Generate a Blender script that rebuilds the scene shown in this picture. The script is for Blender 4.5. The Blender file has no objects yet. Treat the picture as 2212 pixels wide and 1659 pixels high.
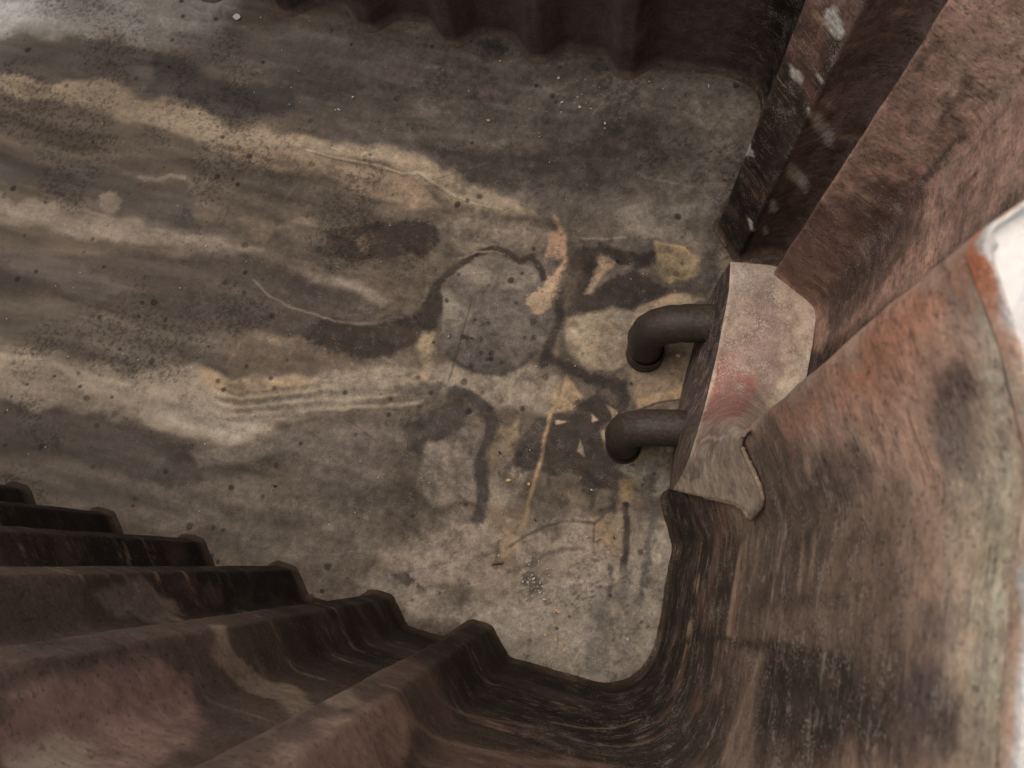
import bpy, bmesh, math, random
import numpy as np
from mathutils import Matrix, Vector

# ------------------------------------------------------------------ camera, sky, sun, exposure
scene = bpy.context.scene
COL = scene.collection
H = 1.6                      # camera height over the tank floor (m)
cam_data = bpy.data.cameras.new('camera')
cam = bpy.data.objects.new('camera', cam_data)
COL.objects.link(cam)
cam.matrix_world = Matrix([[0.959474,-0.239684,0.148196,0],[0.266086,0.94373,-0.196399,0],[-0.092783,0.227872,0.96926,1.6],[0,0,0,1]])
cam_data.sensor_width = 36.0
cam_data.lens = 36.0 * 1661 / 2212
cam_data.clip_start = 0.01
cam_data.clip_end = 200
cam_data.dof.use_dof = True
cam_data.dof.focus_distance = 1.55
cam_data.dof.aperture_fstop = 11.0
scene.camera = cam

world = bpy.data.worlds.new('World')
scene.world = world
world.use_nodes = True
wn = world.node_tree
bg = wn.nodes['Background']
sky = wn.nodes.new('ShaderNodeTexSky')
sky.sky_type = 'NISHITA'
sky.sun_disc = False
SUN_EL, SUN_AZ = math.radians(74), math.radians(285)
sky.sun_elevation = SUN_EL
sky.sun_rotation = SUN_AZ
sky.air_density = 0.6
sky.dust_density = 6.0
sky.ozone_density = 0.3
wn.links.new(sky.outputs[0], bg.inputs['Color'])
bg.inputs['Strength'].default_value = 0.12
sun_data = bpy.data.lights.new('sun', 'SUN')
sun_data.energy = 1.0
sun_data.angle = math.radians(60)
sun_data.color = (1.0, 0.90, 0.78)
sun = bpy.data.objects.new('sun', sun_data)
COL.objects.link(sun)
sd = Vector((math.sin(SUN_AZ) * math.cos(SUN_EL), math.cos(SUN_AZ) * math.cos(SUN_EL), math.sin(SUN_EL)))
sun.rotation_euler = (-sd).to_track_quat('-Z', 'Y').to_euler()
sun.location = (0, 0, 6)

scene.view_settings.view_transform = 'Standard'
scene.view_settings.look = 'None'
scene.view_settings.gamma = 1.0
scene.view_settings.exposure = 0.2
scene.cycles.max_bounces = 8
scene.cycles.diffuse_bounces = 4

# ------------------------------------------------------------------ helpers
rng = np.random.default_rng(7)
random.seed(7)
ALB = 0.69                  # photographed floor tone -> surface albedo

def lin(c):
    c = np.asarray(c, dtype=float) / 255.0
    return np.where(c <= 0.04045, c / 12.92, ((c + 0.055) / 1.055) ** 2.4)

def alb(c, e=None):
    return np.clip(lin(c) / (ALB if e is None else e), 0, 0.8)

def _hash(ix, iy, iz):
    h = (ix.astype(np.uint32) * np.uint32(374761393)) ^ (iy.astype(np.uint32) * np.uint32(668265263)) ^ (iz.astype(np.uint32) * np.uint32(2147483647 - 58))
    h = (h ^ (h >> np.uint32(13))) * np.uint32(1274126177)
    h = h ^ (h >> np.uint32(16))
    return (h & np.uint32(0xffffff)).astype(np.float32) / np.float32(0xffffff)

def vnoise(p, seed=0):
    """value noise, p (n,3) -> 0..1"""
    i = np.floor(p).astype(np.int64)
    f = (p - i).astype(np.float32)
    f = f * f * (3 - 2 * f)
    i = i + 1000 + seed * 131
    x, y, z = i[:, 0], i[:, 1], i[:, 2]
    r = 0
    for dx in (0, 1):
        wx = f[:, 0] if dx else 1 - f[:, 0]
        for dy in (0, 1):
            wy = f[:, 1] if dy else 1 - f[:, 1]
            for dz in (0, 1):
                wz = f[:, 2] if dz else 1 - f[:, 2]
                r = r + wx * wy * wz * _hash(x + dx, y + dy, z + dz)
    return r

def fbm(p, freq, octv=4, seed=0, gain=0.55):
    a, s, t = 1.0, 0, 0
    for o in range(octv):
        s = s + a * vnoise(p * freq, seed + o * 7)
        t += a
        a *= gain
        freq = freq * 2.03
    return s / t

def sstep(a, b, x):
    t = np.clip((x - a) / (b - a), 0, 1)
    return t * t * (3 - 2 * t)

def sdf_poly(P, poly):
    """signed distance (negative inside) of points P (n,2) to a polygon"""
    poly = np.asarray(poly, dtype=np.float32)
    d = np.full(len(P), 1e9, dtype=np.float32)
    inside = np.zeros(len(P), dtype=bool)
    n = len(poly)
    for i in range(n):
        a, b = poly[i], poly[(i + 1) % n]
        e = b - a
        w = P - a
        t = np.clip((w @ e) / max(float(e @ e), 1e-12), 0, 1)
        q = w - t[:, None] * e
        d = np.minimum(d, (q * q).sum(1))
        c = (a[1] > P[:, 1]) != (b[1] > P[:, 1])
        if abs(e[1]) > 1e-9:
            xi = a[0] + (P[:, 1] - a[1]) / e[1] * e[0]
            inside ^= c & (P[:, 0] < xi)
    d = np.sqrt(d)
    return np.where(inside, -d, d)

def sd_path(P, path, w):
    path = np.asarray(path, dtype=np.float32)
    d = np.full(len(P), 1e9, dtype=np.float32)
    for a, b in zip(path[:-1], path[1:]):
        e = b - a
        q = P - a
        t = np.clip((q @ e) / max(float(e @ e), 1e-12), 0, 1)
        r = q - t[:, None] * e
        d = np.minimum(d, (r * r).sum(1))
    return np.sqrt(d) - w / 2

SAT = 0.74
def paint(col, P, W1, W2, N, layers, BRK=None):
    """lay stains over col. P (n,2) metres; W1, W2 warp noise -0.5..0.5; N mottle noise 0..1"""
    if BRK is None:
        BRK = N
    for kind, pts, c, soft, warp, alpha, mot, width in layers:
        pts = np.asarray(pts, dtype=np.float32) / 1000.0
        m = (soft + warp + width) / 1000.0 + 0.01
        lo, hi = pts.min(0) - m, pts.max(0) + m
        sel = np.nonzero((P[:, 0] > lo[0]) & (P[:, 0] < hi[0]) & (P[:, 1] > lo[1]) & (P[:, 1] < hi[1]))[0]
        if not len(sel):
            continue
        q = P[sel].copy()
        k = warp / 1000.0 * 2
        q[:, 0] += W1[sel] * k
        q[:, 1] += W2[sel] * k
        s = sdf_poly(q, pts) if kind == 'p' else sd_path(q, pts, width / 1000.0)
        sf = soft / 1000.0
        lo_ = 0.82 if sum(c) < 270 else (0.66 if width == 0 else 0.85)
        a = (lo_ + (1 - lo_) * sstep(.38, .58, BRK[sel])) * sstep(sf, -sf, s + (N[sel] - 0.5) * mot / 100.0 * (min(0.022, 0.9 * width / 1000.0) if width else 0.022)) * alpha / 100.0
        cc = alb(c)
        cc = cc.mean() + (cc - cc.mean()) * SAT
        col[sel] += a[:, None] * (cc - col[sel])

def new_mesh(name, verts, faces, mat, parent=None, cols=None, smooth=True, grain=None):
    me = bpy.data.meshes.new(name)
    verts = np.asarray(verts, dtype=np.float32)
    faces = np.asarray(faces, dtype=np.int32)
    nf, k = faces.shape
    me.vertices.add(len(verts))
    me.vertices.foreach_set('co', verts.ravel())
    me.loops.add(nf * k)
    me.loops.foreach_set('vertex_index', faces.ravel())
    me.polygons.add(nf)
    me.polygons.foreach_set('loop_start', np.arange(nf, dtype=np.int32) * k)
    me.polygons.foreach_set('use_smooth', np.full(nf, smooth))
    me.update(calc_edges=True)
    if cols is not None:
        at = me.color_attributes.new('paint', 'FLOAT_COLOR', 'POINT')
        c4 = np.ones((len(verts), 4), dtype=np.float32)
        c4[:, :3] = cols
        if grain is not None:
            c4[:, 3] = grain
        at.data.foreach_set('color', c4.ravel())
    me.materials.append(mat)
    ob = bpy.data.objects.new(name, me)
    COL.objects.link(ob)
    if parent:
        ob.parent = parent
    return ob

def empty(name, loc=(0, 0, 0)):
    o = bpy.data.objects.new(name, None)
    o.empty_display_size = 0.05
    COL.objects.link(o)
    o.location = loc
    return o

def tag(o, label, cat, group=None):
    o['label'] = label
    o['category'] = cat
    if group:
        o['group'] = group

def keep_world(o, parent):
    o.parent = parent
    o.matrix_parent_inverse = Matrix.Translation(-Vector(parent.location))

def grid_faces(nu, nv, close_u=False):
    """vertex index = iu*nv+iv"""
    iu = np.arange(nu if close_u else nu - 1)
    iv = np.arange(nv - 1)
    A, B = np.meshgrid(iu, iv, indexing='ij')
    A, B = A.ravel(), B.ravel()
    A2 = (A + 1) % nu
    return np.stack([A * nv + B, A2 * nv + B, A2 * nv + B + 1, A * nv + B + 1], 1)

# ------------------------------------------------------------------ materials
def painted_material(name, rough=0.85, fine=180, amp=0.5, bump=0.25, speck=0.0, speck_col=(0.5, 0.43, 0.34), speck_scale=120, spec=0.3, attr=True, base=(0.2, 0.2, 0.2), pits=0.0, bscale=90, drag=None, scratch=0.0, sp_lo=0.88):
    m = bpy.data.materials.new(name)
    m.use_nodes = True
    nt = m.node_tree
    N, L = nt.nodes, nt.links
    b = N['Principled BSDF']
    b.inputs['Roughness'].default_value = rough
    b.inputs['Specular IOR Level'].default_value = spec
    tc = N.new('ShaderNodeTexCoord')
    vec = tc.outputs['Object']
    if drag:
        mp = N.new('ShaderNodeMapping')
        mp.inputs['Scale'].default_value = drag
        L.new(vec, mp.inputs['Vector'])
        dvec = mp.outputs[0]
    else:
        dvec = vec
    if attr:
        at = N.new('ShaderNodeAttribute')
        at.attribute_name = 'paint'
        colour = at.outputs['Color']
    else:
        rgb = N.new('ShaderNodeRGB')
        rgb.outputs[0].default_value = (*base, 1)
        colour = rgb.outputs[0]
    # fine mottle, multiplied
    n1 = N.new('ShaderNodeTexNoise')
    n1.inputs['Scale'].default_value = fine
    n1.inputs['Detail'].default_value = 6
    n1.inputs['Roughness'].default_value = 0.65
    L.new(dvec, n1.inputs['Vector'])
    n2 = N.new('ShaderNodeTexNoise')
    n2.inputs['Scale'].default_value = fine * 0.17
    n2.inputs['Detail'].default_value = 5
    L.new(vec, n2.inputs['Vector'])
    ad = N.new('ShaderNodeMath'); ad.operation = 'ADD'
    L.new(n1.outputs[0], ad.inputs[0]); L.new(n2.outputs[0], ad.inputs[1])
    mr = N.new('ShaderNodeMapRange')
    mr.inputs['From Min'].default_value = 0.65
    mr.inputs['From Max'].default_value = 1.35
    mr.inputs['To Min'].default_value = 1 - amp
    mr.inputs['To Max'].default_value = 1 + amp
    L.new(ad.outputs[0], mr.inputs[0])
    mul = N.new('ShaderNodeVectorMath'); mul.operation = 'SCALE'
    L.new(colour, mul.inputs[0]); L.new(mr.outputs[0], mul.inputs['Scale'])
    out = mul.outputs[0]
    if attr:
        gm = N.new('ShaderNodeMix'); gm.data_type = 'RGBA'
        L.new(at.outputs['Alpha'], gm.inputs['Factor'])
        L.new(colour, gm.inputs['A']); L.new(out, gm.inputs['B'])
        out = gm.outputs['Result']
    def grained(sock):
        if not attr:
            return sock
        g = N.new('ShaderNodeMath'); g.operation = 'MULTIPLY'
        L.new(sock, g.inputs[0]); L.new(at.outputs['Alpha'], g.inputs[1])
        return g.outputs[0]
    if scratch > 0:
        ms = N.new('ShaderNodeMapping'); ms.inputs['Scale'].default_value = (14, 14, 260)
        L.new(vec, ms.inputs['Vector'])
        ns = N.new('ShaderNodeTexNoise'); ns.inputs['Scale'].default_value = 1.0; ns.inputs['Detail'].default_value = 5; ns.inputs['Roughness'].default_value = 0.75
        L.new(ms.outputs[0], ns.inputs['Vector'])
        nk = N.new('ShaderNodeTexNoise'); nk.inputs['Scale'].default_value = 38; nk.inputs['Detail'].default_value = 5; nk.inputs['Roughness'].default_value = 0.7
        L.new(vec, nk.inputs['Vector'])
        sa = N.new('ShaderNodeMath'); sa.operation = 'MULTIPLY_ADD'
        L.new(nk.outputs[0], sa.inputs[0]); sa.inputs[1].default_value = 0.8; L.new(ns.outputs[0], sa.inputs[2])
        for lo, hi, cc, amt in ((1.00, 1.06, speck_col, scratch), (0.80, 0.74, (0.03, 0.024, 0.02), scratch * .8)):
            rs = N.new('ShaderNodeMapRange')
            rs.inputs['From Min'].default_value = lo; rs.inputs['From Max'].default_value = hi
            rs.inputs['To Min'].default_value = 0; rs.inputs['To Max'].default_value = amt
            L.new(sa.outputs[0], rs.inputs[0])
            xs_ = N.new('ShaderNodeMix'); xs_.data_type = 'RGBA'
            L.new(grained(rs.outputs[0]), xs_.inputs['Factor'])
            L.new(out, xs_.inputs['A']); xs_.inputs['B'].default_value = (*cc, 1)
            out = xs_.outputs['Result']
    if speck > 0:
        n3 = N.new('ShaderNodeTexNoise')
        n3.inputs['Scale'].default_value = speck_scale
        n3.inputs['Detail'].default_value = 3
        n3.inputs['Roughness'].default_value = 0.7
        L.new(dvec, n3.inputs['Vector'])
        n4 = N.new('ShaderNodeTexNoise')
        n4.inputs['Scale'].default_value = speck_scale * 0.09
        n4.inputs['Detail'].default_value = 4
        L.new(vec, n4.inputs['Vector'])
        a2 = N.new('ShaderNodeMath'); a2.operation = 'MULTIPLY_ADD'
        L.new(n4.outputs[0], a2.inputs[0]); a2.inputs[1].default_value = 0.55; L.new(n3.outputs[0], a2.inputs[2])
        r3 = N.new('ShaderNodeMapRange')
        r3.inputs['From Min'].default_value = sp_lo
        r3.inputs['From Max'].default_value = sp_lo + .07
        r3.inputs['To Min'].default_value = 0
        r3.inputs['To Max'].default_value = speck
        L.new(a2.outputs[0], r3.inputs[0])
        mx = N.new('ShaderNodeMix'); mx.data_type = 'RGBA'
        L.new(grained(r3.outputs[0]), mx.inputs['Factor'])
        L.new(out, mx.inputs['A']); mx.inputs['B'].default_value = (*speck_col, 1)
        out = mx.outputs['Result']
    if pits > 0:
        n5 = N.new('ShaderNodeTexNoise')
        n5.inputs['Scale'].default_value = fine * 0.9
        n5.inputs['Detail'].default_value = 4
        n5.inputs['Roughness'].default_value = 0.75
        mo = N.new('ShaderNodeVectorMath'); mo.operation = 'ADD'
        mo.inputs[1].default_value = (3.1, 7.7, 1.3)
        L.new(dvec, mo.inputs[0]); L.new(mo.outputs[0], n5.inputs['Vector'])
        r5 = N.new('ShaderNodeMapRange')
        r5.inputs['From Min'].default_value = 0.64
        r5.inputs['From Max'].default_value = 0.56
        r5.inputs['To Min'].default_value = 1 - pits
        r5.inputs['To Max'].default_value = 1
        L.new(n5.outputs[0], r5.inputs[0])
        m5 = N.new('ShaderNodeVectorMath'); m5.operation = 'SCALE'
        L.new(out, m5.inputs[0]); L.new(r5.outputs[0], m5.inputs['Scale'])
        out = m5.outputs[0]
    L.new(out, b.inputs['Base Color'])
    nb = N.new('ShaderNodeTexNoise')
    nb.inputs['Scale'].default_value = bscale
    nb.inputs['Detail'].default_value = 8
    nb.inputs['Roughness'].default_value = 0.7
    L.new(dvec, nb.inputs['Vector'])
    bp = N.new('ShaderNodeBump')
    bp.inputs['Strength'].default_value = bump
    bp.inputs['Distance'].default_value = 0.006
    L.new(nb.outputs[0], bp.inputs['Height'])
    L.new(bp.outputs[0], b.inputs['Normal'])
    return m

M_floor = painted_material('stained_floor', rough=0.8, fine=300, amp=0.34, bump=0.18, speck=0.22, speck_col=(0.42, 0.37, 0.31), speck_scale=420, pits=0.35)
M_wall = painted_material('rusted_red_wall', rough=0.72, fine=210, amp=0.5, bump=0.5, speck=0.8, speck_col=(0.42, 0.35, 0.28), speck_scale=380, pits=0.5, bscale=110, scratch=0.6, sp_lo=0.865)
M_hood = painted_material('dusty_red_sheet', rough=0.85, fine=300, amp=0.42, bump=0.3, speck=0.6, speck_col=(0.52, 0.46, 0.38), speck_scale=260, pits=0.35, sp_lo=0.86)
M_pipe = painted_material('sooty_pipe', rough=0.55, fine=240, amp=0.32, bump=0.2, attr=False, base=tuple(alb((44, 38, 34))), speck=0.3, speck_col=(0.12, 0.09, 0.065), speck_scale=160, sp_lo=0.80, pits=0.3)
M_ground = painted_material('pale_speckled_ground', rough=0.9, fine=240, amp=0.14, bump=0.3, attr=False, base=(0.82, 0.79, 0.73), speck=0.3, speck_col=(0.30, 0.40, 0.62), speck_scale=180)
M_chip_y = painted_material('yellow_paint_chip', fine=600, amp=0.2, attr=False, base=tuple(alb((158, 134, 98))))
M_chip_w = painted_material('white_paint_chip', fine=600, amp=0.15, attr=False, base=(0.58, 0.55, 0.48))
M_bark = painted_material('dark_twig', fine=500, amp=0.3, attr=False, base=(0.03, 0.022, 0.018))
M_rim = painted_material('red_rim_paint', rough=0.8, fine=320, amp=0.45, bump=0.6, attr=True, bscale=160, speck=0.6, speck_col=(0.7, 0.62, 0.54), speck_scale=380, pits=0.3)

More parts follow.
